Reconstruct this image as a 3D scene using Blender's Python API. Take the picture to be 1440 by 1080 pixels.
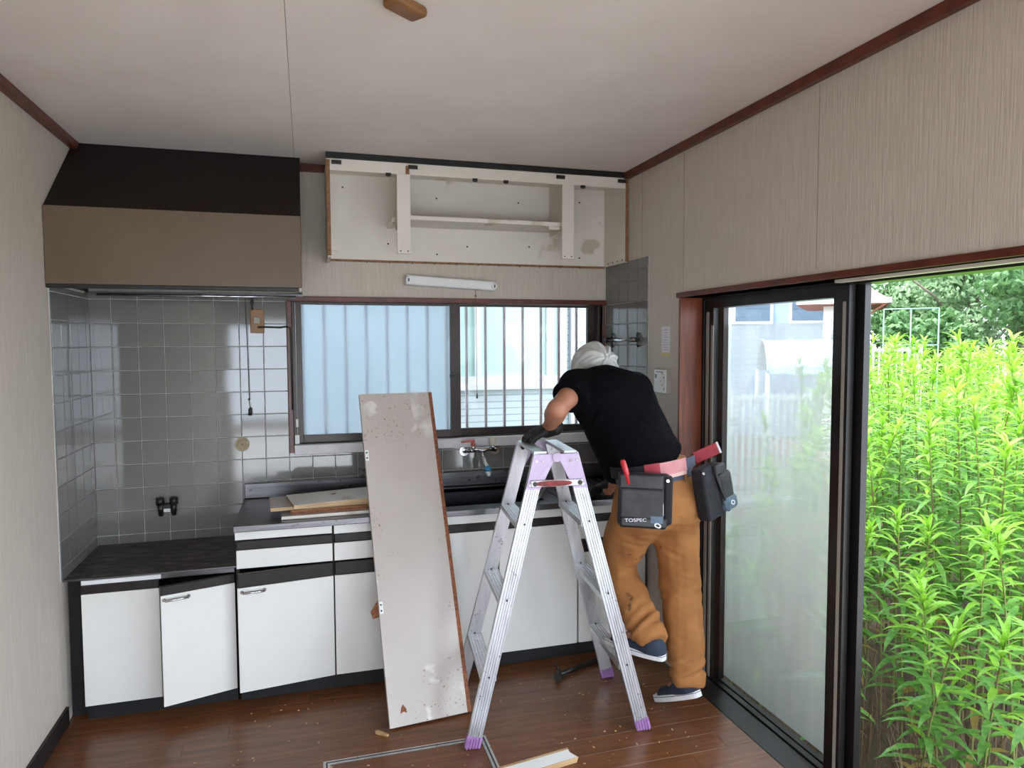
import bpy, bmesh, math, random
import numpy as np
from mathutils import Vector, Matrix

# ------------------------------------------------------------------ clear
for o in list(bpy.data.objects):
    bpy.data.objects.remove(o, do_unlink=True)
S = bpy.context.scene
COL = S.collection
R = math.radians
random.seed(7)
rng = np.random.default_rng(7)

# ------------------------------------------------------------------ camera
F_PX, YAW, PITCH, ROLL, CAM_H = 986.13, 0.2852, 0.0584, -0.0038, 1.5259
cam = bpy.data.cameras.new('camera')
cam.sensor_fit = 'HORIZONTAL'
cam.sensor_width = 36.0
cam.lens = F_PX / 1440 * 36.0
cam.clip_start = 0.02
cam.clip_end = 200
camo = bpy.data.objects.new('camera', cam)
COL.objects.link(camo)
_cy, _sy = math.cos(YAW), math.sin(YAW)
_fw = Vector((_sy * math.cos(PITCH), _cy * math.cos(PITCH), -math.sin(PITCH)))
_r = Vector((_cy, -_sy, 0))
_u = _r.cross(_fw)
_r2 = _r * math.cos(ROLL) + _u * math.sin(ROLL)
_u2 = -_r * math.sin(ROLL) + _u * math.cos(ROLL)
M4 = Matrix((( _r2.x, _u2.x, -_fw.x, 0), (_r2.y, _u2.y, -_fw.y, 0), (_r2.z, _u2.z, -_fw.z, CAM_H), (0, 0, 0, 1)))
camo.matrix_world = M4
S.camera = camo

# ------------------------------------------------------------------ sky, sun, exposure
w = bpy.data.worlds.new('sky')
S.world = w
w.use_nodes = True
bg = w.node_tree.nodes['Background']
bg.inputs[0].default_value = (0.76, 0.87, 1.0, 1)
bg.inputs[1].default_value = 3.2
sun = bpy.data.lights.new('sun', 'SUN')
sun.energy = 4.5
sun.angle = R(25)
sun.color = (1.0, 0.97, 0.92)
suno = bpy.data.objects.new('sun', sun)
COL.objects.link(suno)
suno.location = (-6, -2, 12)
# high hazy sun over the roof: the garden is lit, the alley and the room get sky and bounce only
suno.rotation_euler = Vector((0.45, -0.22, -1.0)).to_track_quat('-Z', 'Y').to_euler()
vs = S.view_settings
vs.view_transform = 'Standard'
vs.look = 'None'
vs.gamma = 1.0
vs.use_curve_mapping = False
vs.exposure = 1.32

# ------------------------------------------------------------------ room constants (metres, fitted to the tile grid)
XL, XR, YB, ZC = -0.9538, 1.617, 3.634, 2.4
YR = -1.3                     # rear of the room, behind the camera
T, Z0, X1 = 0.110, 1.7337, -0.8583

# ------------------------------------------------------------------ materials
def C(r, g, b):
    f = lambda v: (v / 255 / 12.92) if v / 255 <= 0.04045 else ((v / 255 + 0.055) / 1.055) ** 2.4
    return (f(r), f(g), f(b), 1)

def mat(name, c1, c2=None, rough=0.5, metal=0.0, scale=8.0, stretch=(1, 1, 1), bump=0.0, bscale=None, spec=0.5, detail=4.0, lo=0.35, hi=0.65, trans=0.0, coat=0.0, coords='Object', distortion=0.0):
    m = bpy.data.materials.new(name)
    m.use_nodes = True
    nt = m.node_tree
    b = nt.nodes['Principled BSDF']
    b.inputs['Roughness'].default_value = rough
    b.inputs['Metallic'].default_value = metal
    b.inputs['Specular IOR Level'].default_value = spec
    b.inputs['Coat Weight'].default_value = coat
    b.inputs['Coat Roughness'].default_value = 0.1
    b.inputs['Base Color'].default_value = c1
    if c2 is not None or bump:
        tc = nt.nodes.new('ShaderNodeTexCoord')
        mp = nt.nodes.new('ShaderNodeMapping')
        mp.inputs['Scale'].default_value = stretch
        nt.links.new(tc.outputs[coords], mp.inputs[0])
        n = nt.nodes.new('ShaderNodeTexNoise')
        n.inputs['Scale'].default_value = scale
        n.inputs['Detail'].default_value = detail
        n.inputs['Distortion'].default_value = distortion
        nt.links.new(mp.outputs[0], n.inputs['Vector'])
        if c2 is not None:
            rp = nt.nodes.new('ShaderNodeValToRGB')
            rp.color_ramp.elements[0].position = lo
            rp.color_ramp.elements[0].color = c1
            rp.color_ramp.elements[1].position = hi
            rp.color_ramp.elements[1].color = c2
            nt.links.new(n.outputs[0], rp.inputs[0])
            nt.links.new(rp.outputs[0], b.inputs['Base Color'])
        if bump:
            n2 = n
            if bscale:
                n2 = nt.nodes.new('ShaderNodeTexNoise')
                n2.inputs['Scale'].default_value = bscale
                n2.inputs['Detail'].default_value = 3
                nt.links.new(mp.outputs[0], n2.inputs['Vector'])
            bp = nt.nodes.new('ShaderNodeBump')
            bp.inputs['Strength'].default_value = bump
            bp.inputs['Distance'].default_value = 0.01
            nt.links.new(n2.outputs[0], bp.inputs['Height'])
            nt.links.new(bp.outputs[0], b.inputs['Normal'])
    return m

def speckle(m, col, scale=60, thr=0.72, stretch=(1, 1, 1), big=6.0, bthr=0.5):
    """adds shaped dirt specks, gathered in patches, on top of a material's colour"""
    nt = m.node_tree
    b = nt.nodes['Principled BSDF']
    src = b.inputs['Base Color'].links[0].from_socket if b.inputs['Base Color'].links else None
    tc = nt.nodes.new('ShaderNodeTexCoord')
    mp = nt.nodes.new('ShaderNodeMapping')
    mp.inputs['Scale'].default_value = stretch
    nt.links.new(tc.outputs['Object'], mp.inputs[0])
    fac = []
    for sc, th in ((scale, thr), (big, bthr)):
        n = nt.nodes.new('ShaderNodeTexNoise')
        n.inputs['Scale'].default_value = sc
        n.inputs['Detail'].default_value = 3
        nt.links.new(mp.outputs[0], n.inputs['Vector'])
        g = nt.nodes.new('ShaderNodeMapRange')
        g.inputs['From Min'].default_value = th
        g.inputs['From Max'].default_value = th + 0.05
        nt.links.new(n.outputs[0], g.inputs[0])
        fac.append(g.outputs[0])
    mu = nt.nodes.new('ShaderNodeMath')
    mu.operation = 'MULTIPLY'
    nt.links.new(fac[0], mu.inputs[0])
    nt.links.new(fac[1], mu.inputs[1])
    mx = nt.nodes.new('ShaderNodeMix')
    mx.data_type = 'RGBA'
    nt.links.new(mu.outputs[0], mx.inputs[0])
    if src:
        nt.links.new(src, mx.inputs[6])
    else:
        mx.inputs[6].default_value = b.inputs['Base Color'].default_value
    mx.inputs[7].default_value = col
    nt.links.new(mx.outputs[2], b.inputs['Base Color'])
    return m

def leafmat(name, c1, c2):
    m = mat(name, c1, c2, rough=0.42, scale=9, spec=0.35)
    nt = m.node_tree
    b = nt.nodes['Principled BSDF']
    out = nt.nodes['Material Output']
    tr = nt.nodes.new('ShaderNodeBsdfTranslucent')
    src = b.inputs['Base Color'].links[0].from_socket
    nt.links.new(src, tr.inputs[0])
    mx = nt.nodes.new('ShaderNodeMixShader')
    mx.inputs[0].default_value = 0.4
    nt.links.new(b.outputs[0], mx.inputs[1])
    nt.links.new(tr.outputs[0], mx.inputs[2])
    nt.links.new(mx.outputs[0], out.inputs[0])
    return m

M = {}
M['wallpaper'] = mat('wallpaper', C(192, 181, 168), C(202, 192, 179), rough=0.85, scale=60, stretch=(3, 3, 0.12), bump=0.25, bscale=70, spec=0.2)
M['seam'] = mat('paper_seam', C(150, 138, 124), rough=0.9)
M['ceiling'] = mat('ceiling_paper', C(222, 211, 202), C(228, 218, 210), rough=0.9, scale=3, bump=0.15, bscale=160, spec=0.2)
M['trimwood'] = mat('red_brown_wood', C(78, 30, 18), C(104, 44, 26), rough=0.35, scale=20, stretch=(1, 1, 1), bump=0.05)
M['jambwood'] = mat('jamb_wood', C(128, 62, 30), C(96, 42, 20), rough=0.4, scale=14, stretch=(4, 4, 0.3))
M['tile'] = mat('grey_glazed_tile', C(104, 102, 97), C(114, 112, 107), rough=0.07, scale=2.5, spec=0.9)
M['grout'] = mat('grout', C(205, 205, 200), C(180, 180, 176), rough=0.9, scale=14)
M['blackwood'] = mat('black_baseboard', C(24, 20, 19), C(34, 28, 26), rough=0.5, scale=12)
M['plank'] = mat('floor_plank', C(78, 45, 26), C(128, 80, 46), rough=0.28, scale=5, stretch=(0.7, 9, 1), bump=0.06, detail=8, lo=0.25, hi=0.75, distortion=0.8)
speckle(M['plank'], C(168, 142, 118), scale=95, thr=0.70, stretch=(0.8, 1.4, 1), big=2.2, bthr=0.5)
M['subfloor'] = mat('floor_groove', C(30, 18, 12), rough=0.7)
M['doorwhite'] = mat('white_melamine', C(222, 220, 214), C(228, 226, 221), rough=0.38, scale=3)
M['drawerwhite'] = M['doorwhite']
M['band'] = mat('dark_brown_pull', C(28, 21, 17), C(36, 27, 22), rough=0.45, spec=0.35, scale=15, stretch=(0.4, 3, 3))
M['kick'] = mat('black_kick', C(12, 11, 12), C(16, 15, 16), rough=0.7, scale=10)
M['carcass'] = mat('dark_carcass', C(52, 40, 33), C(40, 31, 26), rough=0.7, scale=12)
M['steel'] = mat('brushed_steel', C(104, 102, 104), C(122, 120, 122), rough=0.30, metal=1.0, scale=18, stretch=(0.3, 6, 6))
speckle(M['steel'], C(80, 76, 74), scale=38, thr=0.60, big=5, bthr=0.52)
M['sinksteel'] = mat('sink_steel', C(100, 100, 106), C(114, 114, 120), rough=0.34, metal=1.0, scale=10, stretch=(0.3, 4, 4))
M['burnt'] = mat('charred_counter', C(34, 27, 24), C(92, 82, 76), rough=0.45, scale=11, stretch=(1, 2.6, 1), detail=8, lo=0.46, hi=0.66, bump=0.3)
M['hooddark'] = mat('hood_dark_brown', C(24, 13, 9), C(29, 17, 12), rough=0.55, spec=0.3, scale=3)
M['hoodbeige'] = mat('hood_beige_panel', C(104, 87, 69), C(96, 79, 62), rough=0.42, scale=3.2, stretch=(1, 1, 0.6))
M['black'] = mat('black_plastic', C(18, 18, 19), C(26, 26, 27), rough=0.4, scale=20)
M['alublack'] = mat('black_aluminium', C(26, 23, 22), C(34, 30, 28), rough=0.32, metal=0.3, scale=10)
M['alubrown'] = mat('bronze_aluminium', C(50, 38, 34), C(58, 45, 40), rough=0.35, metal=0.3, scale=10)
M['alu'] = mat('aluminium', C(190, 190, 192), C(210, 210, 212), rough=0.3, metal=0.75, scale=14, stretch=(3, 3, 0.5), bump=0.03)
speckle(M['alu'], C(150, 148, 146), scale=75, thr=0.62, big=7, bthr=0.52)
M['cabwhite'] = mat('cabinet_cream', C(216, 208, 196), C(226, 219, 208), rough=0.5, scale=2.5)
speckle(M['cabwhite'], C(196, 184, 166), scale=5, thr=0.60, big=2, bthr=0.5)
M['cabedge'] = mat('raw_board_edge', C(120, 84, 56), C(150, 110, 76), rough=0.8, scale=60)
M['rawwood'] = mat('raw_pine', C(196, 164, 122), C(176, 140, 98), rough=0.7, scale=7, stretch=(0.6, 7, 5))
M['chip'] = mat('chipboard_edge', C(150, 92, 62), C(104, 60, 40), rough=0.9, scale=90, bump=0.4, detail=6)
M['panel'] = mat('dirty_white_laminate', C(190, 180, 172), C(182, 171, 162), rough=0.35, scale=3)
speckle(M['panel'], C(140, 104, 84), scale=95, thr=0.64, big=3.0, bthr=0.50)
speckle(M['panel'], C(212, 205, 197), scale=7, thr=0.60, big=3, bthr=0.5)
M['purple'] = mat('purple_plate', C(168, 148, 172), C(182, 164, 186), rough=0.4, metal=0.3, scale=9)
M['pinkfoot'] = mat('violet_rubber', C(146, 104, 156), C(158, 116, 168), rough=0.5, scale=9)
M['redlabel'] = mat('red_label', C(150, 30, 26), C(90, 24, 22), rough=0.5, scale=70, stretch=(1, 1, 1))
M['chrome'] = mat('chrome', C(200, 200, 202), C(215, 215, 216), rough=0.12, metal=1.0, scale=5)
M['pinkknob'] = mat('pink_knob', C(196, 112, 100), C(204, 122, 110), rough=0.35, scale=8)
M['creamknob'] = mat('cream_knob', C(214, 204, 186), C(220, 211, 195), rough=0.35, scale=8)
M['blue'] = mat('blue_plastic', C(40, 130, 170), C(50, 142, 180), rough=0.35, scale=8)
M['clearplastic'] = mat('frosted_plastic', C(206, 208, 204), C(214, 216, 212), rough=0.3, scale=8)
M['socket'] = mat('brown_socket_plate', C(150, 110, 70), C(134, 96, 60), rough=0.45, scale=15)
M['beigecap'] = mat('beige_cap', C(176, 160, 130), C(140, 122, 96), rough=0.7, scale=40)
M['whiteplastic'] = mat('white_plastic', C(226, 226, 222), C(232, 232, 228), rough=0.4, scale=8)
M['greyplastic'] = mat('grey_plastic', C(150, 146, 136), C(160, 156, 146), rough=0.5, scale=8)
M['lampwhite'] = mat('lamp_enamel', C(206, 206, 208), C(216, 216, 218), rough=0.4, scale=4)
M['paper'] = mat('note_paper', C(226, 222, 226), C(218, 213, 216), rough=0.8, scale=20)
M['ink'] = mat('faded_ink', C(120, 110, 130), rough=0.8)
M['tape'] = mat('yellow_tape', C(206, 192, 110), rough=0.6)
M['sillwhite'] = mat('dirty_white_sill', C(228, 226, 226), C(214, 212, 214), rough=0.4, scale=12)
M['cord'] = mat('dark_cord', C(38, 34, 32), rough=0.6)
M['redcord'] = mat('red_cord', C(140, 56, 44), rough=0.6)
M['iron'] = mat('dark_iron', C(58, 56, 55), C(74, 71, 69), rough=0.4, metal=0.8, scale=25)
M['cardbrown'] = mat('brown_ceiling_rosette', C(120, 80, 46), C(134, 92, 54), rough=0.5, scale=10)
M['skin'] = mat('skin', C(168, 112, 86), C(180, 124, 97), rough=0.5, scale=10)
M['tshirt'] = mat('black_navy_cotton', C(6, 6, 10), C(8, 9, 13), rough=0.9, scale=12, bump=0.1, bscale=60, spec=0.1)
M['pants'] = mat('tan_canvas', C(148, 98, 56), C(164, 112, 66), rough=0.85, scale=9, bump=0.12, bscale=40, spec=0.2)
speckle(M['pants'], C(50, 36, 28), scale=11, thr=0.66, big=4, bthr=0.52)
M['towel'] = mat('white_towel', C(206, 206, 202), C(190, 190, 187), rough=0.95, scale=16, bump=0.2, bscale=90, spec=0.1)
M['glove'] = mat('black_glove', C(16, 16, 17), C(24, 24, 25), rough=0.7, scale=30, bump=0.15)
M['shoenavy'] = mat('navy_canvas', C(34, 44, 60), C(44, 56, 74), rough=0.85, scale=40, bump=0.1)
M['solewhite'] = mat('white_sole', C(226, 226, 226), C(214, 214, 214), rough=0.5, scale=20)
M['leather'] = mat('black_leather', C(26, 25, 27), C(58, 55, 57), rough=0.5, scale=14, detail=6, lo=0.4, hi=0.75, bump=0.15)
M['mesh'] = mat('black_nylon', C(20, 20, 24), C(30, 30, 36), rough=0.8, scale=30)
M['strapgrey'] = mat('grey_strap', C(70, 74, 92), C(82, 86, 104), rough=0.7, scale=30)
M['pinkbelt'] = mat('faded_pink_belt', C(196, 128, 130), C(208, 146, 146), rough=0.75, scale=14)
M['redbelt'] = mat('red_webbing', C(150, 30, 44), C(166, 40, 54), rough=0.6, scale=30)
M['beltpad'] = mat('pale_pad', C(224, 186, 176), C(214, 174, 164), rough=0.8, scale=14)
M['redtool'] = mat('red_handle', C(190, 34, 44), C(200, 44, 54), rough=0.3, scale=10)
M['bluepatch'] = mat('blue_grey_patch', C(70, 88, 104), C(84, 104, 120), rough=0.4, scale=30)
M['whitemark'] = mat('white_print', C(225, 225, 228), rough=0.6)
M['soil'] = mat('garden_soil', C(62, 48, 36), C(82, 66, 50), rough=0.95, scale=6, bump=0.4)
M['siding'] = mat('white_siding', C(204, 214, 217), C(196, 207, 211), rough=0.7, scale=2)
M['cream'] = mat('house_render', C(232, 226, 216), C(224, 218, 208), rough=0.8, scale=3)
M['roof'] = mat('brown_roof', C(96, 74, 66), C(116, 92, 82), rough=0.8, scale=9)
M['soffit'] = mat('red_brown_soffit', C(150, 92, 72), C(160, 102, 80), rough=0.7, scale=5)
M['palegreen'] = mat('pale_green_pane', C(172, 202, 194), C(180, 208, 200), rough=0.4, scale=2)
M['whiteframe'] = mat('white_window_frame', C(206, 208, 210), C(198, 200, 202), rough=0.5, scale=4)
M['barsilver'] = mat('silver_grille', C(206, 196, 198), C(216, 207, 208), rough=0.4, metal=0.0, scale=10)
M['poly'] = mat('carport_polycarbonate', C(176, 198, 216), C(186, 206, 222), rough=0.2, scale=3)
M['fencewhite'] = mat('white_fence', C(226, 232, 232), C(216, 222, 222), rough=0.6, scale=5)
M['netgreen'] = mat('green_pipe', C(110, 170, 140), C(120, 180, 150), rough=0.5, scale=5)
M['bark'] = mat('bark', C(104, 92, 80), C(132, 120, 106), rough=0.9, scale=14, stretch=(3, 3, 0.5))
M['stem'] = mat('plant_stem', C(128, 138, 70), C(112, 92, 60), rough=0.7, scale=3)
M['young'] = leafmat('young_leaf', C(118, 170, 50), C(146, 188, 64))
M['mature'] = leafmat('mature_leaf', C(86, 138, 62), C(122, 166, 76))
M['dry'] = leafmat('dry_leaf', C(150, 120, 70), C(170, 146, 82))
M['treeleaf'] = leafmat('tree_leaf', C(74, 110, 66), C(104, 140, 86))
M['treeleaf2'] = leafmat('tree_leaf_pale', C(116, 146, 104), C(140, 166, 124))
M['straw'] = mat('dry_straw', C(112, 88, 64), C(84, 64, 46), rough=0.9, scale=9)

def glassmat(name, tint=(1, 1, 1, 1), refl=0.04):
    m = bpy.data.materials.new(name)
    m.use_nodes = True
    nt = m.node_tree
    nt.nodes.remove(nt.nodes['Principled BSDF'])
    out = nt.nodes['Material Output']
    lw = nt.nodes.new('ShaderNodeLayerWeight')
    lw.inputs[0].default_value = 0.5
    pw_ = nt.nodes.new('ShaderNodeMath'); pw_.operation = 'POWER'; pw_.inputs[1].default_value = 5.0
    nt.links.new(lw.outputs['Facing'], pw_.inputs[0])
    fr = nt.nodes.new('ShaderNodeMath'); fr.operation = 'MULTIPLY_ADD'
    fr.inputs[1].default_value = 0.96; fr.inputs[2].default_value = refl
    nt.links.new(pw_.outputs[0], fr.inputs[0])
    gl = nt.nodes.new('ShaderNodeBsdfGlossy')
    gl.inputs['Roughness'].default_value = 0.0
    tr = nt.nodes.new('ShaderNodeBsdfTransparent')
    tr.inputs[0].default_value = tint
    mx = nt.nodes.new('ShaderNodeMixShader')
    nt.links.new(fr.outputs[0], mx.inputs[0])
    nt.links.new(tr.outputs[0], mx.inputs[1])
    nt.links.new(gl.outputs[0], mx.inputs[2])
    nt.links.new(mx.outputs[0], out.inputs[0])
    return m
M['glass'] = glassmat('clear_glass')
M['thinglass'] = glassmat('old_thin_glass', refl=0.012)

def frosted():
    m = bpy.data.materials.new('frosted_pattern_glass')
    m.use_nodes = True
    nt = m.node_tree
    nt.nodes.remove(nt.nodes['Principled BSDF'])
    out = nt.nodes['Material Output']
    tc = nt.nodes.new('ShaderNodeTexCoord')
    n = nt.nodes.new('ShaderNodeTexNoise')
    n.inputs['Scale'].default_value = 220
    n.inputs['Detail'].default_value = 1
    nt.links.new(tc.outputs['Object'], n.inputs['Vector'])
    bp = nt.nodes.new('ShaderNodeBump')
    bp.inputs['Strength'].default_value = 1.0
    bp.inputs['Distance'].default_value = 0.004
    nt.links.new(n.outputs[0], bp.inputs['Height'])
    rf = nt.nodes.new('ShaderNodeBsdfRefraction')
    rf.inputs['IOR'].default_value = 1.12
    rf.inputs['Roughness'].default_value = 0.10
    rf.inputs[0].default_value = C(246, 251, 255)
    nt.links.new(bp.outputs[0], rf.inputs['Normal'])
    tl = nt.nodes.new('ShaderNodeBsdfTranslucent')
    tl.inputs[0].default_value = C(244, 250, 255)
    mx = nt.nodes.new('ShaderNodeMixShader')
    mx.inputs[0].default_value = 0.15
    nt.links.new(rf.outputs[0], mx.inputs[1])
    nt.links.new(tl.outputs[0], mx.inputs[2])
    nt.links.new(mx.outputs[0], out.inputs[0])
    return m
M['frosted'] = frosted()

def screenmat():
    m = bpy.data.materials.new('dusty_insect_mesh')
    m.use_nodes = True
    nt = m.node_tree
    nt.nodes.remove(nt.nodes['Principled BSDF'])
    out = nt.nodes['Material Output']
    tr = nt.nodes.new('ShaderNodeBsdfTransparent')
    df = nt.nodes.new('ShaderNodeBsdfDiffuse')
    df.inputs[0].default_value = C(188, 188, 184)
    tl = nt.nodes.new('ShaderNodeBsdfTranslucent')
    tl.inputs[0].default_value = C(188, 188, 184)
    a = nt.nodes.new('ShaderNodeMixShader')
    a.inputs[0].default_value = 0.5
    nt.links.new(df.outputs[0], a.inputs[1])
    nt.links.new(tl.outputs[0], a.inputs[2])
    tc = nt.nodes.new('ShaderNodeTexCoord')
    mp = nt.nodes.new('ShaderNodeMapping')
    mp.inputs['Scale'].default_value = (1, 5, 0.6)
    nt.links.new(tc.outputs['Object'], mp.inputs[0])
    n = nt.nodes.new('ShaderNodeTexNoise')
    n.inputs['Scale'].default_value = 3
    nt.links.new(mp.outputs[0], n.inputs['Vector'])
    g = nt.nodes.new('ShaderNodeMapRange')
    g.inputs['To Min'].default_value = 0.36
    g.inputs['To Max'].default_value = 0.56
    nt.links.new(n.outputs[0], g.inputs[0])
    mx = nt.nodes.new('ShaderNodeMixShader')
    nt.links.new(g.outputs[0], mx.inputs[0])
    nt.links.new(tr.outputs[0], mx.inputs[1])
    nt.links.new(a.outputs[0], mx.inputs[2])
    nt.links.new(mx.outputs[0], out.inputs[0])
    return m
M['screen'] = screenmat()

def siding_lines(m, pitch):
    nt = m.node_tree
    b = nt.nodes['Principled BSDF']
    tc = nt.nodes.new('ShaderNodeTexCoord')
    sp = nt.nodes.new('ShaderNodeSeparateXYZ')
    nt.links.new(tc.outputs['Object'], sp.inputs[0])
    d = nt.nodes.new('ShaderNodeMath'); d.operation = 'DIVIDE'; d.inputs[1].default_value = pitch
    nt.links.new(sp.outputs[2], d.inputs[0])
    fr = nt.nodes.new('ShaderNodeMath'); fr.operation = 'FRACT'
    nt.links.new(d.outputs[0], fr.inputs[0])
    lt = nt.nodes.new('ShaderNodeMath'); lt.operation = 'LESS_THAN'; lt.inputs[1].default_value = 0.16
    nt.links.new(fr.outputs[0], lt.inputs[0])
    mx = nt.nodes.new('ShaderNodeMix'); mx.data_type = 'RGBA'
    nt.links.new(lt.outputs[0], mx.inputs[0])
    nt.links.new(b.inputs['Base Color'].links[0].from_socket, mx.inputs[6])
    mx.inputs[7].default_value = C(160, 172, 178)
    nt.links.new(mx.outputs[2], b.inputs['Base Color'])
    bp = nt.nodes.new('ShaderNodeBump'); bp.inputs['Strength'].default_value = 0.6; bp.inputs['Distance'].default_value = 0.01
    nt.links.new(fr.outputs[0], bp.inputs['Height'])
    nt.links.new(bp.outputs[0], b.inputs['Normal'])
siding_lines(M['siding'], 0.05)

# ------------------------------------------------------------------ mesh helpers
def wm(o):
    """world matrix without a depsgraph update"""
    if o.parent is None:
        return o.matrix_basis.copy()
    return wm(o.parent) @ o.matrix_parent_inverse @ o.matrix_basis

def link(o, parent=None):
    """every mesh is authored in world coordinates, also when it is a part"""
    COL.objects.link(o)
    if parent is not None:
        o.parent = parent
        o.matrix_parent_inverse = wm(parent).inverted()
    return o

def tag(o, label, cat, group=None):
    o['label'] = label
    o['category'] = cat
    if group:
        o['group'] = group
    return o

def empty(name, loc, label, cat, group=None, rz=0.0):
    o = bpy.data.objects.new(name, None)
    o.empty_display_size = 0.05
    o.location = loc
    o.rotation_euler = (0, 0, rz)
    COL.objects.link(o)
    o['label'] = label
    o['category'] = cat
    if group:
        o['group'] = group
    return o

class MB:
    """collects shapes of ONE part"""
    def __init__(s):
        s.v, s.f, s.sm = [], [], []
    def add(s, vs, fs, smooth=False):
        k = len(s.v)
        s.v += [tuple(p) for p in vs]
        s.f += [tuple(i + k for i in f) for f in fs]
        s.sm += [smooth] * len(fs)
        return s
    def box(s, x0, x1, y0, y1, z0, z1, m=None):
        vs = [(x0, y0, z0), (x1, y0, z0), (x1, y1, z0), (x0, y1, z0), (x0, y0, z1), (x1, y0, z1), (x1, y1, z1), (x0, y1, z1)]
        if m is not None:
            vs = [tuple(m @ Vector(p)) for p in vs]
        return s.add(vs, [(0, 3, 2, 1), (4, 5, 6, 7), (0, 1, 5, 4), (1, 2, 6, 5), (2, 3, 7, 6), (3, 0, 4, 7)])
    def bar(s, a, b, wd, hd, up=(0, 0, 1)):
        a, b = Vector(a), Vector(b)
        d = (b - a).normalized()
        u = Vector(up)
        sdir = d.cross(u)
        if sdir.length < 1e-4:
            sdir = d.cross(Vector((1, 0, 0)))
        sdir.normalize()
        u = sdir.cross(d).normalized()
        vs = []
        for p in (a, b):
            for i, j in ((-1, -1), (1, -1), (1, 1), (-1, 1)):
                vs.append(p + sdir * wd / 2 * i + u * hd / 2 * j)
        return s.add(vs, [(3, 2, 1, 0), (4, 5, 6, 7), (0, 1, 5, 4), (1, 2, 6, 5), (2, 3, 7, 6), (3, 0, 4, 7)])
    def extr(s, a, b, prof, up):
        """extrude a 2-D profile (side, up) from a to b"""
        a, b = Vector(a), Vector(b)
        d = (b - a).normalized()
        u = Vector(up)
        sd = d.cross(u).normalized()
        u = sd.cross(d).normalized()
        n = len(prof)
        vs = [p + sd * q[0] + u * q[1] for p in (a, b) for q in prof]
        fs = [tuple(range(n))[::-1], tuple(range(n, 2 * n))] + [(i, (i + 1) % n, n + (i + 1) % n, n + i) for i in range(n)]
        return s.add(vs, fs)
    def tube(s, pts, r, n=10, caps=True):
        pts = [Vector(p) for p in pts]
        rs = r if isinstance(r, (list, tuple)) else [r] * len(pts)
        vs, fs = [], []
        prev = None
        for i, p in enumerate(pts):
            d = (pts[min(i + 1, len(pts) - 1)] - pts[max(i - 1, 0)]).normalized()
            if prev is None:
                x = d.orthogonal().normalized()
            else:
                x = (prev - d * prev.dot(d)).normalized()
            prev = x
            y = d.cross(x)
            for k in range(n):
                a = 2 * math.pi * k / n
                vs.append(p + (x * math.cos(a) + y * math.sin(a)) * rs[i])
        for i in range(len(pts) - 1):
            for k in range(n):
                fs.append((i * n + k, i * n + (k + 1) % n, (i + 1) * n + (k + 1) % n, (i + 1) * n + k))
        s.add(vs, fs, True)
        if caps:
            k0 = len(s.v) - len(vs)
            s.f.append(tuple(k0 + k for k in range(n))[::-1]); s.sm.append(False)
            s.f.append(tuple(k0 + (len(pts) - 1) * n + k for k in range(n))); s.sm.append(False)
        return s
    def cyl(s, a, b, r, n=20):
        return s.tube([a, b], r, n)
    def ball(s, c, r, n=12):
        vs, fs = [], []
        rx, ry, rz = r if isinstance(r, (list, tuple)) else (r, r, r)
        for i in range(n + 1):
            t = math.pi * i / n
            for k in range(n):
                a = 2 * math.pi * k / n
                vs.append((c[0] + rx * math.sin(t) * math.cos(a), c[1] + ry * math.sin(t) * math.sin(a), c[2] + rz * math.cos(t)))
        for i in range(n):
            for k in range(n):
                fs.append((i * n + k, i * n + n + k, i * n + n + (k + 1) % n, i * n + (k + 1) % n))
        return s.add(vs, fs, True)
    def mesh(s, name, m):
        me = bpy.data.meshes.new(name)
        me.from_pydata(s.v, [], s.f)
        me.polygons.foreach_set('use_smooth', s.sm)
        for mm in (m if isinstance(m, list) else [m]):
            me.materials.append(mm)
        me.update()
        return me
    def build(s, name, m, parent=None, bevel=0.0, seg=2):
        me = s.mesh(name, m)
        bm = bmesh.new()
        bm.from_mesh(me)
        if bevel:
            bmesh.ops.bevel(bm, geom=[e for e in bm.edges if len(e.link_faces) == 2 and e.calc_face_angle(0) > 0.6], offset=bevel, segments=seg, affect='EDGES', profile=0.5)
        bmesh.ops.recalc_face_normals(bm, faces=bm.faces)
        bm.to_mesh(me)
        bm.free()
        return place(name, me, parent)

def place(name, me, parent=None):
    """link a world-space mesh with its origin at its own base"""
    n = len(me.vertices)
    co = np.empty(n * 3, dtype=np.float32)
    me.vertices.foreach_get('co', co)
    co = co.reshape(-1, 3)
    lo, hi = co.min(0), co.max(0)
    c = Vector((float(lo[0] + hi[0]) / 2, float(lo[1] + hi[1]) / 2, float(lo[2])))
    me.transform(Matrix.Translation(-c))
    o = bpy.data.objects.new(name, me)
    o.location = c
    return link(o, parent)

def box(name, x0, x1, y0, y1, z0, z1, m, parent=None, bevel=0.0, mtx=None):
    return MB().box(x0, x1, y0, y1, z0, z1, mtx).build(name, m, parent, bevel)

def struct(o):
    o['kind'] = 'structure'
    return o

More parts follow.
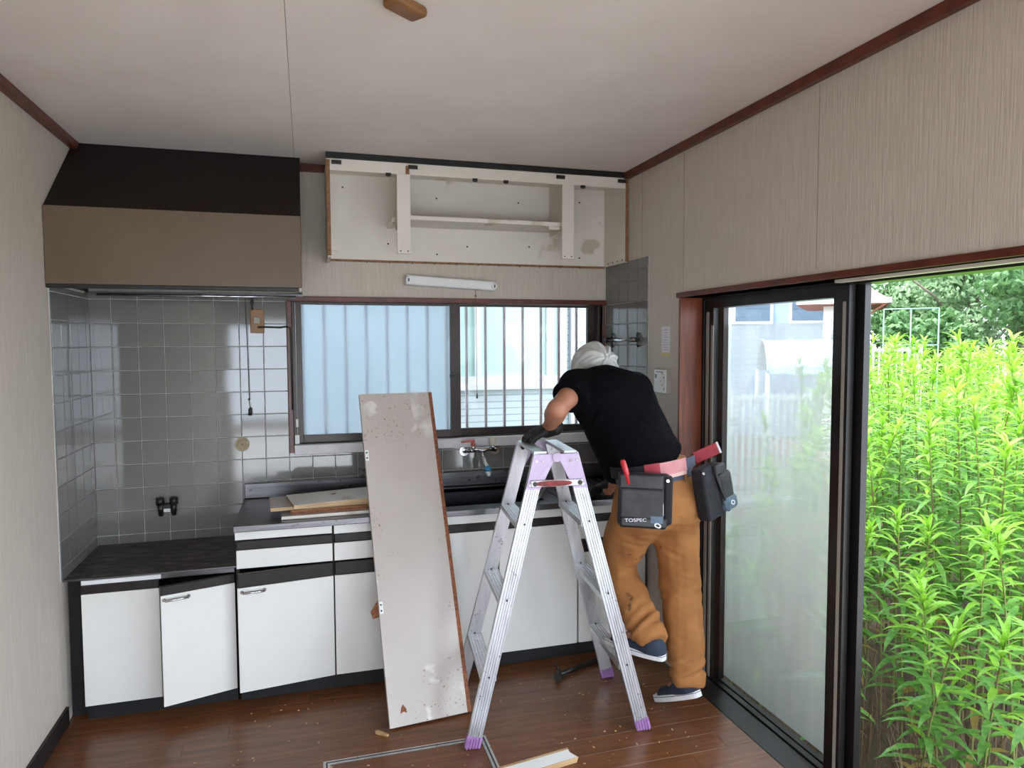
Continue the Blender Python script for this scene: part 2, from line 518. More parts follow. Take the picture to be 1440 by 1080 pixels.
# ================================================================== THE SETTING
# ---- floor: planks along x, over a dark subfloor
floor = struct(box('floor', XL - 0.1, XR + 0.02, YR, YB + 0.1, -0.06, -0.012, M['subfloor']))
PW = 0.1010
HX0, HX1, HY0, HY1 = 0.030, 0.640, 1.960, 2.572          # floor hatch opening
rows = int((YB - YR) / PW) + 1
pl_mesh = {}
def plank(x0, x1, y0, y1):
    if x1 - x0 < 0.01 or y1 - y0 < 0.004:
        return
    key = (round(x1 - x0, 3), round(y1 - y0, 3))
    if key not in pl_mesh:
        g = 0.0003
        mb = MB().box(g, x1 - x0 - g, g, y1 - y0 - g, -0.012, 0.0)
        o = mb.build('plank', M['plank'], floor, bevel=0.0006, seg=1)
        pl_mesh[key] = (o.data, o.location - Vector((0, 0, 0)))
        o.location = Vector((x0, y0, 0)) + pl_mesh[key][1]
        return
    me, off = pl_mesh[key]
    o = bpy.data.objects.new('plank', me)
    o.location = Vector((x0, y0, 0)) + off
    link(o, floor)
for r in range(rows):
    y0 = YR + r * PW
    y1 = min(y0 + PW, YB)
    far = y1 < 1.2
    cuts = [XL]
    c = XL + (0.33 + 0.606 * (r * 2 % 3) / 2 + (0.0 if r % 2 else 0.45)) % 0.909
    if not far:
        while c < XR - 0.05:
            cuts.append(c); c += 0.909
    cuts.append(XR)
    for a, b in zip(cuts, cuts[1:]):
        # leave the hatch opening free
        if y1 > HY0 and y0 < HY1 and b > HX0 and a < HX1:
            if a < HX0: plank(a, HX0, y0, y1)
            if b > HX1: plank(HX1, b, y0, y1)
            if y0 < HY0: plank(max(a, HX0), min(b, HX1), y0, HY0)
            if y1 > HY1: plank(max(a, HX0), min(b, HX1), HY1, y1)
        else:
            plank(a, b, y0, y1)

# ---- ceiling: papered boards with one open seam
ceil = struct(box('ceiling', XL - 0.12, XR + 0.12, YR, YB + 0.12, ZC + 0.012, ZC + 0.06, M['carcass']))
for a, b in ((XL - 0.02, -0.0365), (-0.0350, XR + 0.02)):
    box('ceiling_board', a, b, YR, YB + 0.02, ZC, ZC + 0.012, M['ceiling'], ceil)

# ---- walls
WT = 0.13
wl = MB().box(XL - WT, XL, YR, 2.8812, -0.06, ZC + 0.05).box(XL - WT, XL, 2.8820, YB + WT, -0.06, ZC + 0.05).box(XL - WT, XL - 0.002, 2.8812, 2.8820, -0.06, ZC)
wall_left = struct(wl.build('wall_left', M['wallpaper']))
WX0, WX1, WZ0, WZ1 = -0.066, 1.592, 0.992, 1.742         # kitchen window opening
wb = MB().box(XL, WX0, YB, YB + WT, -0.06, ZC + 0.05).box(WX0, WX1, YB, YB + WT, -0.06, WZ0).box(WX0, WX1, YB, YB + WT, WZ1, ZC + 0.05).box(WX1, XR + WT, YB, YB + WT, -0.06, ZC + 0.05)
wall_back = struct(wb.build('wall_back', M['wallpaper']))
DY0, DY1, DZ = 1.0, 2.825, 1.726                         # garden door opening
D2Y0, D2Y1, D2Z = -1.15, 0.80, 1.75                       # unseen opening added behind the camera to let light in
wr = MB()
wr.box(XR, XR + WT, 2.825, YB, -0.06, ZC + 0.05).box(XR, XR + WT, DY0, DY1, DZ, ZC + 0.05)
wr.box(XR, XR + WT, D2Y1, DY0, -0.06, ZC + 0.05).box(XR, XR + WT, D2Y0, D2Y1, D2Z, ZC + 0.05).box(XR, XR + WT, YR, D2Y0, -0.06, ZC + 0.05)
wall_right = struct(wr.build('wall_right', M['wallpaper']))
# unseen rear wall, its wide opening sized to let more daylight in
wq = MB().box(XL - WT, XL + 0.10, YR - WT, YR, -0.06, ZC + 0.05).box(1.25, XR + WT, YR - WT, YR, -0.06, ZC + 0.05).box(XL + 0.10, 1.25, YR - WT, YR, 1.75, ZC + 0.05)
wall_rear = struct(wq.build('wall_rear', M['wallpaper']))
# unseen roof slab with eaves, added to shade the alley and the door head
shading_roof = struct(box('shading_roof', XL - 0.55, XR + 0.22, YR - 0.25, YB + WT + 0.68, ZC + 0.10, ZC + 0.32, M['roof']))
# paper seams on the right wall: slim loose edges of the wall paper sheets
for y, z0, z1 in ((2.80, 1.76, 2.36), (1.95, 1.765, 2.36), (3.20, 1.96, 2.36)):
    box('paper_seam', XR - 0.0012, XR, y - 0.0006, y + 0.0006, z0, z1, M['seam'], wall_right)

# ---- trims
tn = [0]
def trim(mb, m=None, bevel=0.002):
    tn[0] += 1
    return struct(mb.build('trim_%d' % tn[0], m or M['trimwood'], None, bevel))
trim(MB().box(XR - 0.028, XR, YR, YB, ZC - 0.034, ZC))                 # right ceiling moulding
trim(MB().box(XL, XL + 0.028, YR, YB, ZC - 0.036, ZC))                 # left ceiling moulding
trim(MB().box(-0.01, 0.115, YB - 0.03, YB, ZC - 0.034, ZC))            # short back moulding
bl = struct(box('baseboard_left', XL, XL + 0.012, YR, 3.13, 0, 0.075, M['blackwood'], None, 0.002))
# window casing (red brown)
trim(MB().box(-0.088, 1.614, YB - 0.016, YB + 0.045, 1.735, 1.760))
trim(MB().box(-0.088, -0.066, YB - 0.016, YB + 0.045, 0.985, 1.735))
trim(MB().box(1.592, 1.606, YB - 0.010, YB + 0.045, 0.985, 1.735))
# garden door casing: head board, jamb lining
trim(MB().box(XR - 0.012, XR + 0.105, DY0 - 0.02, DY1 + 0.018, DZ, 1.748))
trim(MB().box(XR - 0.008, XR + 0.104, DY1 - 0.016, DY1 - 0.0005, 0, DZ - 0.0005), M['jambwood'])
# dark sill in front of the sliding door
trim(MB().box(XR, XR + 0.105, DY0, DY1, -0.03, 0.002), M['alublack'])
# pale strip under the head board
trim(MB().box(XR + 0.030, XR + 0.055, DY0, 1.900, DZ - 0.010, DZ), M['tape'] if False else M['creamknob'], 0.001)

# ---- tiles, every one a piece of its wall
tile_mesh = {}
def tile(u0, u1, z0, z1, wall):
    w_, h_ = u1 - u0 - 0.0026, z1 - z0 - 0.0026
    if w_ < 0.006 or h_ < 0.006:
        return
    key = (round(w_, 4), round(h_, 4))
    if key not in tile_mesh:
        th = 0.0050
        mb = MB().box(-w_ / 2, w_ / 2, -th, 0, -h_ / 2, h_ / 2)
        me = mb.mesh('tile', M['tile'])
        bm = bmesh.new(); bm.from_mesh(me)
        fe = [e for e in bm.edges if all(v.co.y < -th * 0.5 for v in e.verts)]
        bmesh.ops.bevel(bm, geom=fe, offset=0.0016, segments=1, affect='EDGES')
        bmesh.ops.recalc_face_normals(bm, faces=bm.faces)
        bm.to_mesh(me); bm.free()
        tile_mesh[key] = me
    o = bpy.data.objects.new('tile', tile_mesh[key])
    uc, zc = (u0 + u1) / 2, (z0 + z1) / 2
    tilt = (random.uniform(-1, 1) * 0.004, random.uniform(-1, 1) * 0.004)
    if wall is wall_back:
        o.location = (uc, YB - 0.002, zc); o.rotation_euler = (tilt[0], 0, tilt[1])
    elif wall is wall_left:
        o.location = (XL + 0.002, uc, zc); o.rotation_euler = (tilt[0], 0, R(90) + tilt[1])
    else:
        o.location = (XR - 0.002, uc, zc); o.rotation_euler = (tilt[0], 0, R(-90) + tilt[1])
    link(o, wall)
def grid(us, zs, wall, skip=None):
    for a, b in zip(us, us[1:]):
        for c, d in zip(zs, zs[1:]):
            if not (skip and skip(a, b, c, d)):
                tile(a, b, c, d, wall)
zl = [0.590] + [Z0 - k * T for k in range(10, -1, -1)] + [1.757]
ul = [XL + 0.006] + [X1 + i * T for i in range(8)]
box('grout_bed', XL, ul[-1], YB - 0.003, YB, 0.585, 1.757, M['grout'], wall_back)
grid(ul, zl, wall_back)
box('grout_bed', ul[-1], XR, YB - 0.003, YB, 0.78, 0.988, M['grout'], wall_back)
grid([X1 + i * T for i in range(7, 23)] + [XR - 0.006], [0.80, Z0 - 8 * T, Z0 - 7 * T, 0.988], wall_back)
yl = [3.126 + 0.11 * i for i in range(5)] + [YB - 0.006]
box('grout_bed', XL, XL + 0.003, 3.126, YB, 0.585, 1.757, M['grout'], wall_left)
grid(yl, zl, wall_left)
box('grout_bed', XR - 0.003, XR, 3.126, YB, 0.78, 1.948, M['grout'], wall_right)
grid(yl, [0.80] + [Z0 - k * T for k in range(8, -2, -1)] + [1.948], wall_right)

# ---- kitchen window: window_1
win = bpy.data.objects.new('window_1', None)
win.location = (0.76, YB + 0.03, WZ0)
COL.objects.link(win); struct(win)
fr = MB()
fr.box(WX0, WX0 + 0.016, YB + 0.02, YB + 0.115, WZ0, WZ1).box(WX1 - 0.016, WX1, YB + 0.02, YB + 0.115, WZ0, WZ1)
fr.box(WX0, WX1, YB + 0.02, YB + 0.115, WZ1 - 0.010, WZ1).box(WX0, WX1, YB + 0.02, YB + 0.115, WZ0, WZ0 + 0.034)
fr.build('window_frame', M['alubrown'], win, 0.0015)
def sash(x0, x1, y, lw, rw, pane, pname, nm='sash'):
    f = MB()
    f.box(x0, x0 + lw, y, y + 0.028, 1.028, 1.736).box(x1 - rw, x1, y, y + 0.028, 1.028, 1.736)
    f.box(x0 + lw, x1 - rw, y, y + 0.028, 1.028, 1.028 + 0.038).box(x0 + lw, x1 - rw, y, y + 0.028, 1.722, 1.736)
    so = f.build(nm, M['alubrown'], win, 0.0015)
    box(pname, x0 + lw - 0.003, x1 - rw + 0.003, y + 0.012, y + 0.016, 1.060, 1.725, pane, so)
    return so
s1 = sash(-0.048, 0.788, YB + 0.026, 0.028, 0.054, M['frosted'], 'frosted_pane')
MB().cyl((0.738, YB + 0.024, 1.355), (0.738, YB + 0.010, 1.355), 0.012, 12).box(0.732, 0.760, YB + 0.006, YB + 0.014, 1.348, 1.362).build('crescent_lock', M['alublack'], s1)
sash(0.745, 1.573, YB + 0.062, 0.044, 0.042, M['thinglass'], 'clear_pane')
box('window_sill', WX0 + 0.001, WX1 - 0.004, YB - 0.022, YB + 0.0195, 0.974, 1.024, M['sillwhite'], win, 0.004)
box('latch', -0.062, -0.040, YB + 0.004, YB + 0.026, 1.026, 1.072, M['whiteplastic'], win, 0.003)
box('latch', -0.056, -0.044, YB + 0.012, YB + 0.026, 1.11, 1.150, M['whiteplastic'], win, 0.002)
# window guard outside
wg = empty('window_guard', (0.76, YB + 0.17, 0.95), 'silver vertical window guard bars outside the kitchen window', 'window guard')
for i in range(16):
    x = -0.124 + 0.1085 * i
    MB().box(x - 0.0065, x + 0.0065, YB + 0.16, YB + 0.176, 0.93, 1.86).build('guard_bar', M['barsilver'], wg, 0.001)
for z in (0.92, 1.86):
    box('guard_rail', -0.2, 1.66, YB + 0.155, YB + 0.181, z - 0.012, z + 0.012, M['barsilver'], wg, 0.001)
for x in (-0.19, 1.65):
    box('guard_bracket', x - 0.012, x + 0.012, YB + WT, YB + 0.181, 0.915, 0.935, M['barsilver'], wg)

# ---- sliding garden door: door_1
dr = bpy.data.objects.new('door_1', None)
dr.location = (1.74, 1.9, 0)
COL.objects.link(dr); struct(dr)
f = MB()
f.box(1.722, 1.80, DY1 - 0.030, DY1, -0.03, DZ).box(1.722, 1.80, DY0, DY0 + 0.02, -0.03, DZ)
f.box(1.722, 1.80, DY0, DY1, DZ - 0.012, DZ + 0.01).box(1.722, 1.80, DY0, DY1, -0.05, -0.020)
f.build('door_frame', M['alublack'], dr, 0.001)
for x in (1.742, 1.775):
    box('track', x - 0.003, x + 0.003, DY0, DY1, -0.02, -0.008, M['alu'], dr)
def dsash(x, y0, y1, nm, l=0.055, r=0.062):
    g = MB()
    g.box(x - 0.013, x + 0.013, y1 - l, y1, -0.018, DZ - 0.006).box(x - 0.013, x + 0.013, y0, y0 + r, -0.018, DZ - 0.006)
    g.box(x - 0.013, x + 0.013, y0 + r, y1 - l, -0.018, 0.006).box(x - 0.013, x + 0.013, y0 + r, y1 - l, DZ - 0.050, DZ - 0.006)
    so = g.build(nm, M['alublack'], dr, 0.0015)
    box('glass_pane', x - 0.003, x + 0.003, y0 + r - 0.004, y1 - l + 0.004, 0.002, DZ - 0.046, M['glass'], so)
    return so
sA = dsash(1.742, 1.925, 2.792, 'sash', 0.060, 0.072)
box('gasket', 1.7265, 1.7290, 2.728, 2.746, 0.01, 1.60, M['greyplastic'], sA)
box('gasket', 1.7265, 1.7290, 2.765, 2.785, 0.0, 1.66, M['greyplastic'], sA)
sB = dsash(1.776, 1.893, 2.760, 'sash', 0.055, 0.060)
box('handle_channel', 1.7275, 1.7290, 1.938, 1.952, 0.0, 1.66, M['greyplastic'], sA)
sc_ = MB().box(1.8125, 1.8135, 1.96, 2.800, 0.0, 1.600).build('insect_mesh', M['screen'], dr)
MB().box(1.808, 1.818, 1.94, 1.965, -0.02, 1.604).build('screen_stile', M['alublack'], dr)

# opening added behind the camera for light: plain frame
d2 = bpy.data.objects.new('light_opening', None)
d2.location = (XR + 0.06, -0.2, 0)
COL.objects.link(d2); struct(d2)
MB().box(XR + 0.04, XR + 0.09, D2Y0, D2Y0 + 0.05, 0, D2Z).box(XR + 0.04, XR + 0.09, D2Y1 - 0.05, D2Y1, 0, D2Z).box(XR + 0.04, XR + 0.09, D2Y0, D2Y1, D2Z - 0.05, D2Z).build('door_frame', M['alublack'], d2)

# ================================================================== COOKER HOOD
hood = empty('cooker_hood', (-0.48, 3.35, 1.75), 'large cooker hood with black-brown slope above a beige front panel', 'cooker hood')
hx0, hx1 = XL + 0.002, -0.012
def prism_x(mb, prof, x0, x1):
    n = len(prof)
    vs = [(x, y, z) for x in (x0, x1) for y, z in prof]
    fs = [tuple(range(n)), tuple(range(n, 2 * n))[::-1]] + [(i, i + n, (i + 1) % n + n, (i + 1) % n) for i in range(n)]
    return mb.add(vs, fs)
prism_x(MB(), [(3.10, 2.056), (3.50, ZC - 0.001), (YB - 0.001, ZC - 0.001), (YB - 0.001, 2.056)], hx0, hx1).build('hood_slope', M['hooddark'], hood, 0.001)
box('front_panel', hx0, hx1, 3.092, 3.104, 1.760, 2.058, M['hoodbeige'], hood, 0.002)
box('side_panel', hx0, hx0 + 0.006, 3.104, YB - 0.006, 1.766, 2.056, M['hooddark'], hood)
box('side_panel', hx1 - 0.006, hx1, 3.104, YB - 0.006, 1.766, 2.056, M['hoodbeige'], hood)
box('lip', hx0, hx1, 3.096, 3.125, 1.745, 1.760, M['black'], hood, 0.002)
box('lip', hx0, hx1, YB - 0.04, YB - 0.008, 1.758, 1.766, M['steel'], hood)
box('underside', hx0 + 0.01, hx1 - 0.01, 3.13, YB - 0.05, 1.90, 1.91, M['black'], hood)
box('edge_clip', hx1 - 0.012, hx1 + 0.003, 3.094, 3.120, 1.742, 1.762, M['chrome'], hood, 0.002)
MB().tube([(hx0 + 0.05, YB - 0.05, 1.752), (hx1 - 0.03, YB - 0.05, 1.752)], 0.007, 8).build('oil_rail', M['chrome'], hood)

# ================================================================== UPPER CABINET SHELL (doors already removed)
uc = empty('wall_cabinet', (0.86, 3.5, 1.94), 'cream wall cabinet shell stripped of its doors above the window', 'cabinet')
UY = 3.352
box('back_panel', 0.116, XR - 0.004, YB - 0.012, YB - 0.002, 1.946, 2.37, M['cabwhite'], uc)
lp = box('side_panel', 0.104, 0.120, UY, YB - 0.002, 1.925, 2.37, M['cabwhite'], uc, 0.001)
box('edge_band', 0.1035, 0.1205, UY - 0.002, UY, 1.93, 2.365, M['cabedge'], lp)
rp = box('side_panel', XR - 0.020, XR - 0.004, UY, YB - 0.002, 1.942, 2.37, M['cabwhite'], uc, 0.001)
box('edge_band', XR - 0.0205, XR - 0.0035, UY - 0.002, UY, 1.945, 2.365, M['cabedge'], rp)
box('top_panel', 0.116, XR - 0.006, UY + 0.01, YB - 0.004, 2.362, 2.376, M['cabwhite'], uc)
box('top_cleat', 0.104, XR - 0.004, UY - 0.004, UY + 0.03, 2.372, ZC - 0.0005, M['black'], uc, 0.001)
box('top_rail', 0.120, XR - 0.020, UY + 0.001, UY + 0.017, 2.318, 2.371, M['cabwhite'], uc, 0.001)
box('bottom_cleat', 0.12, XR - 0.02, YB - 0.016, YB - 0.004, 1.936, 1.946, M['cabedge'], uc)
for a, b in ((0.424, 0.487), (1.250, 1.314)):
    st = box('stile', a, b, UY + 0.002, UY + 0.016, 1.950, 2.318, M['cabwhite'], uc, 0.001)
    for xx in (a + 0.014, b - 0.014):
        MB().cyl((xx, UY + 0.0025, 1.962), (xx, UY + 0.0005, 1.962), 0.0035, 8).build('screw', M['iron'], st)
    sx = a + 0.025
    box('divider_panel', sx, sx + 0.012, UY + 0.016, YB - 0.012, 2.10, 2.362, M['cabwhite'], uc)
sh = box('shelf', 0.478, 1.268, UY + 0.045, YB - 0.014, 2.118, 2.138, M['cabwhite'], uc, 0.0015)
box('shelf_bracket', 0.405, 0.424, UY + 0.05, YB - 0.02, 2.105, 2.122, M['cabwhite'], uc)
box('shelf_bracket', 1.200, 1.262, UY + 0.06, UY + 0.075, 2.102, 2.118, M['cabwhite'], uc)
for x in (0.385, 0.80, 0.955, 1.36):
    MB().box(x - 0.012, x + 0.012, UY - 0.006, UY + 0.004, 2.306, 2.320).cyl((x, UY - 0.008, 2.309), (x, UY + 0.002, 2.309), 0.006, 10).build('door_catch', M['iron'], uc)
for x in (0.150, 0.500, 1.24, 1.575):
    MB().box(x - 0.022, x + 0.022, UY - 0.008, UY + 0.001, 2.345, 2.362).box(x - 0.02, x - 0.004, UY - 0.012, UY - 0.008, 2.348, 2.359).build('hinge', M['iron'], uc)
MB().box(0.466, 0.482, UY - 0.006, UY + 0.001, 2.32, 2.358).build('hinge', M['cabedge'], uc)
for x, z in ((0.19, 2.30), (0.41, 2.03), (0.66, 2.27), (1.10, 2.27), (0.66, 1.985), (0.82, 2.03), (1.16, 2.04), (1.45, 2.29), (1.45, 1.99)):
    MB().cyl((x, YB - 0.0125, z), (x, YB - 0.0150, z), 0.0045, 8).build('peg_hole', M['black'], uc)
for k in range(4):
    y = 3.385 + k * 0.06
    MB().cyl((XR - 0.0205, y, 1.956), (XR - 0.0225, y, 1.956), 0.005, 8).build('screw', M['iron'], rp)
for k in range(11):
    x = 0.3 + k * 0.115
    box('nail', x, x + 0.003, YB - 0.018, YB - 0.015, 1.930, 1.942, M['iron'], uc)
# hole in the left foot of the cabinet
MB().box(0.121, 0.150, UY + 0.002, UY + 0.012, 1.955, 1.985).build('bracket', M['cabwhite'], uc)

# fluorescent fitting without tube
lf = empty('lamp_fitting', (0.73, YB - 0.03, 1.80), 'white fluorescent lamp fitting without tube hanging askew under the cabinet', 'lamp')
mt = Matrix.Translation((0.73, YB, 1.835)) @ Matrix.Rotation(R(3.1), 4, 'Y') @ Matrix.Translation((-0.73, -YB, -1.835))
box('lamp_body', 0.494, 0.966, YB - 0.045, YB - 0.001, 1.812, 1.862, M['lampwhite'], lf, 0.004, mt)
box('lamp_tray', 0.510, 0.950, YB - 0.050, YB - 0.045, 1.818, 1.856, M['whiteplastic'], lf, 0.001, mt)
for x in (0.505, 0.955):
    o_ = MB().cyl(mt @ Vector((x, YB - 0.045, 1.835)), mt @ Vector((x, YB - 0.062, 1.835)), 0.014, 14).build('lamp_socket', M['whiteplastic'], lf)
    box('contact', x - 0.003, x + 0.003, YB - 0.066, YB - 0.062, 1.827, 1.843, M['iron'], o_, 0, mt)
pc = empty('pull_cord', (0.862, YB - 0.02, 1.75), 'thin red pull cord with small dark weight in front of the clear window', 'cord')
MB().tube([(0.855, YB - 0.048, 1.805), (0.858, YB - 0.046, 1.70), (0.860, YB - 0.046, 1.26)], 0.0013, 6).build('cord', M['redcord'], pc)
MB().tube([(0.860, YB - 0.046, 1.262), (0.860, YB - 0.046, 1.235)], [0.003, 0.005], 8).build('weight', M['black'], pc)
MB().ball((0.855, YB - 0.048, 1.772), (0.006, 0.006, 0.005), 8).build('knot', M['redcord'], pc)

# ================================================================== BASE UNITS
CY = 3.100        # door face plane
def chrome_pull(x, z, y, parent, mtx=None):
    mb = MB()
    a = [(x - 0.045, y, z), (x - 0.043, y - 0.018, z), (x + 0.043, y - 0.018, z), (x + 0.045, y, z)]
    if mtx: a = [mtx @ Vector(p) for p in a]
    mb.tube(a, 0.005, 8)
    for q in (a[0], a[3]):
        mb.ball(q, 0.008, 8)
    return mb.build('handle', M['chrome'], parent)
def hinge_m(x, y, ang):
    return Matrix.Translation((x, y, 0)) @ Matrix.Rotation(R(ang), 4, 'Z') @ Matrix.Translation((-x, -y, 0))

# --- cooker base unit (low)
sb = empty('cooker_base_cabinet', (-0.59, 3.35, 0), 'low cream two-door cabinet under the charred cooker top', 'cabinet')
body = MB().box(-0.880, -0.866, 3.125, YB - 0.01, 0.072, 0.575).box(-0.320, -0.308, 3.125, YB - 0.01, 0.072, 0.575).box(-0.866, -0.320, 3.55, YB - 0.01, 0.072, 0.575).box(-0.866, -0.320, 3.125, 3.55, 0.072, 0.088)
body.build('body', M['carcass'], sb)
box('gap_shade', XL + 0.004, -0.8815, 3.20, 3.21, 0.0, 0.578, M['kick'], sb)  # dark strip standing in for the shade inside the gap
box('front_strip', -0.880, -0.590, 3.118, 3.130, 0.566, 0.584, M['sillwhite'], sb, 0.001)
box('front_strip', -0.590, -0.308, 3.118, 3.130, 0.566, 0.584, M['steel'], sb, 0.001)
box('kickboard', -0.870, -0.310, 3.150, 3.162, 0.0, 0.074, M['kick'], sb)
box('kickboard', -0.880, -0.868, 3.150, YB - 0.01, 0.0, 0.074, M['kick'], sb)
d = box('door', -0.880, -0.597, 3.112, 3.128, 0.072, 0.530, M['doorwhite'], sb, 0.0015)
box('pull_band', -0.880, -0.597, 3.108, 3.128, 0.531, 0.565, M['band'], d, 0.003)
hm = hinge_m(-0.310, 3.116, 17.5)
d = box('door', -0.592, -0.311, 3.100, 3.116, 0.072, 0.526, M['doorwhite'], sb, 0.0015, hm)
box('pull_band', -0.592, -0.311, 3.096, 3.116, 0.527, 0.563, M['band'], d, 0.003, hm)
chrome_pull(-0.535, 0.508, 3.100, d, hm)
# charred worktop
ct = empty('cooker_worktop', (-0.63, 3.37, 0.584), 'charred dirty low cooker worktop between tiled corner and sink cabinet', 'worktop')
box('slab', XL + 0.007, -0.301, 3.122, YB - 0.008, 0.5845, 0.5925, M['burnt'], ct, 0.002)
box('front_edge', XL + 0.09, -0.301, 3.117, 3.122, 0.586, 0.5915, M['steel'], ct)

# --- sink run
su = empty('sink_cabinet', (0.65, 3.35, 0), 'long cream sink cabinet with dark brown pull bands', 'cabinet')
SX = [-0.302, 0.097, 0.470, 0.842, 1.238, 1.600]
body = MB().box(-0.302, -0.288, 3.118, YB - 0.01, 0.072, 0.745).box(1.588, 1.602, 3.118, YB - 0.01, 0.072, 0.745).box(-0.288, 1.588, 3.12, YB - 0.01, 0.072, 0.088).box(-0.288, 1.588, 3.60, YB - 0.01, 0.088, 0.745)
for x in SX[1:-1]:
    body.box(x - 0.007, x + 0.007, 3.120, 3.16, 0.088, 0.745)
body.build('body', M['carcass'], su)
box('kickboard', -0.295, 1.602, 3.135, 3.147, 0.0, 0.074, M['kick'], su)
box('fascia', -0.302, 0.092, 3.104, 3.118, 0.704, 0.747, M['doorwhite'], su, 0.001)
box('fascia', 0.101, 1.602, 3.104, 3.118, 0.700, 0.747, M['doorwhite'], su, 0.001)
for i in range(5):
    a, b = SX[i] + 0.004, SX[i + 1] - 0.004
    box('pull_band', a, b, 3.098, 3.118, 0.662, 0.700, M['band'], su, 0.004)
    if i in (0, 1, 4):
        dd = box('drawer', a, b, 3.102, 3.118, 0.582, 0.660, M['doorwhite'], su, 0.0015)
        mtx = hinge_m(b, 3.118, 8.0) if i == 0 else None
        d = box('door', a, b, 3.102, 3.118, 0.072, 0.516, M['doorwhite'], su, 0.0015, mtx)
        box('pull_band', a, b, 3.098, 3.118, 0.518, 0.576, M['band'], d, 0.004, mtx)
        if i == 0:
            chrome_pull(a + 0.062, 0.498, 3.102, d, mtx)
    else:
        box('door', a, b, 3.102, 3.118, 0.072, 0.660, M['doorwhite'], su, 0.0015)

# --- stainless sink top with basin, drainer and upstand
st = empty('sink_worktop', (0.65, 3.35, 0.75), 'stainless steel sink top with deep basin and upstand along the tiles', 'sink')
bx0, bx1, by0, by1, bz = 0.43, 1.09, 3.165, 3.555, 0.600
top = MB()
top.box(-0.305, bx0, 3.078, YB - 0.012, 0.748, 0.770).box(bx1, 1.604, 3.078, YB - 0.012, 0.748, 0.770)
top.box(bx0, bx1, 3.078, by0, 0.748, 0.770).box(bx0, bx1, by1, YB - 0.012, 0.748, 0.770)
top.build('top', M['steel'], st, 0.002)
bs = MB()
bs.box(bx0 - 0.002, bx0, by0, by1, bz, 0.769).box(bx1, bx1 + 0.002, by0, by1, bz, 0.769).box(bx0, bx1, by0 - 0.002, by0, bz, 0.769).box(bx0, bx1, by1, by1 + 0.002, bz, 0.769).box(bx0, bx1, by0, by1, bz - 0.002, bz)
bo = bs.build('basin', M['sinksteel'], st)
MB().cyl((0.62, 3.44, bz + 0.001), (0.62, 3.44, bz + 0.008), 0.045, 24).build('drain', M['black'], bo)
box('upstand', -0.302, 1.604, YB - 0.022, YB - 0.008, 0.771, 0.846, M['steel'], st, 0.004)
box('front_lip', -0.305, 1.604, 3.072, 3.079, 0.744, 0.772, M['steel'], st, 0.003)
for k in range(9):
    x = 1.17 + k * 0.046
    MB().tube([(x, 3.18, 0.7705), (x, 3.55, 0.7705)], 0.004, 6).build('drainer_rib', M['steel'], st)

# ---- wall tap
tp = empty('wall_tap', (0.86, YB - 0.05, 0.93), 'chrome two-handle wall tap with pink and cream knobs and blue nozzle', 'tap')
ty = YB - 0.085
for x in (0.795, 0.965):
    MB().cyl((x, YB - 0.007, 0.955), (x, YB - 0.020, 0.955), 0.026, 20).build('escutcheon', M['chrome'], tp)
    s_ = 1 if x < 0.9 else -1
    MB().tube([(x, YB - 0.015, 0.955), (x + 0.012 * s_, YB - 0.05, 0.960), (x + 0.035 * s_, ty, 0.968)], 0.012, 12).build('pipe', M['chrome'], tp)
MB().tube([(0.822, ty, 0.968), (0.850, ty, 0.972), (0.880, ty, 0.964), (0.910, ty, 0.972), (0.938, ty, 0.968)], [0.013, 0.011, 0.016, 0.011, 0.013], 12).build('body', M['chrome'], tp)
for x, m_ in ((0.828, 'pinkknob'), (0.934, 'creamknob')):
    MB().cyl((x, ty, 0.968), (x, ty, 0.996), 0.010, 12).build('valve_stem', M['chrome'], tp)
    if m_ == 'pinkknob':
        MB().tube([(x, ty, 0.990), (x, ty, 1.022)], [0.013, 0.011], 14).tube([(x, ty, 1.016), (x - 0.03, ty - 0.005, 1.017), (x - 0.066, ty - 0.01, 1.013)], [0.007, 0.007, 0.005], 10).build('lever_handle', M[m_], tp)
    else:
        MB().tube([(x, ty, 0.990), (x, ty, 0.996), (x, ty, 1.032), (x, ty, 1.036)], [0.015, 0.018, 0.020, 0.015], 16).build('knob', M[m_], tp)
MB().tube([(0.880, ty, 0.962), (0.880, ty, 0.940), (0.880, ty - 0.004, 0.930)], 0.008, 12).build('spout_joint', M['chrome'], tp)
MB().tube([(0.880, ty - 0.004, 0.930), (0.884, ty - 0.03, 0.905), (0.890, ty - 0.055, 0.885)], 0.009, 12).build('spout', M['whiteplastic'], tp)
MB().tube([(0.889, ty - 0.053, 0.888), (0.892, ty - 0.060, 0.864)], [0.017, 0.019], 16).build('nozzle_ring', M['blue'], tp)
MB().tube([(0.892, ty - 0.060, 0.864), (0.894, ty - 0.063, 0.846), (0.894, ty - 0.064, 0.838)], [0.016, 0.015, 0.010], 16).build('nozzle_tip', M['clearplastic'], tp)
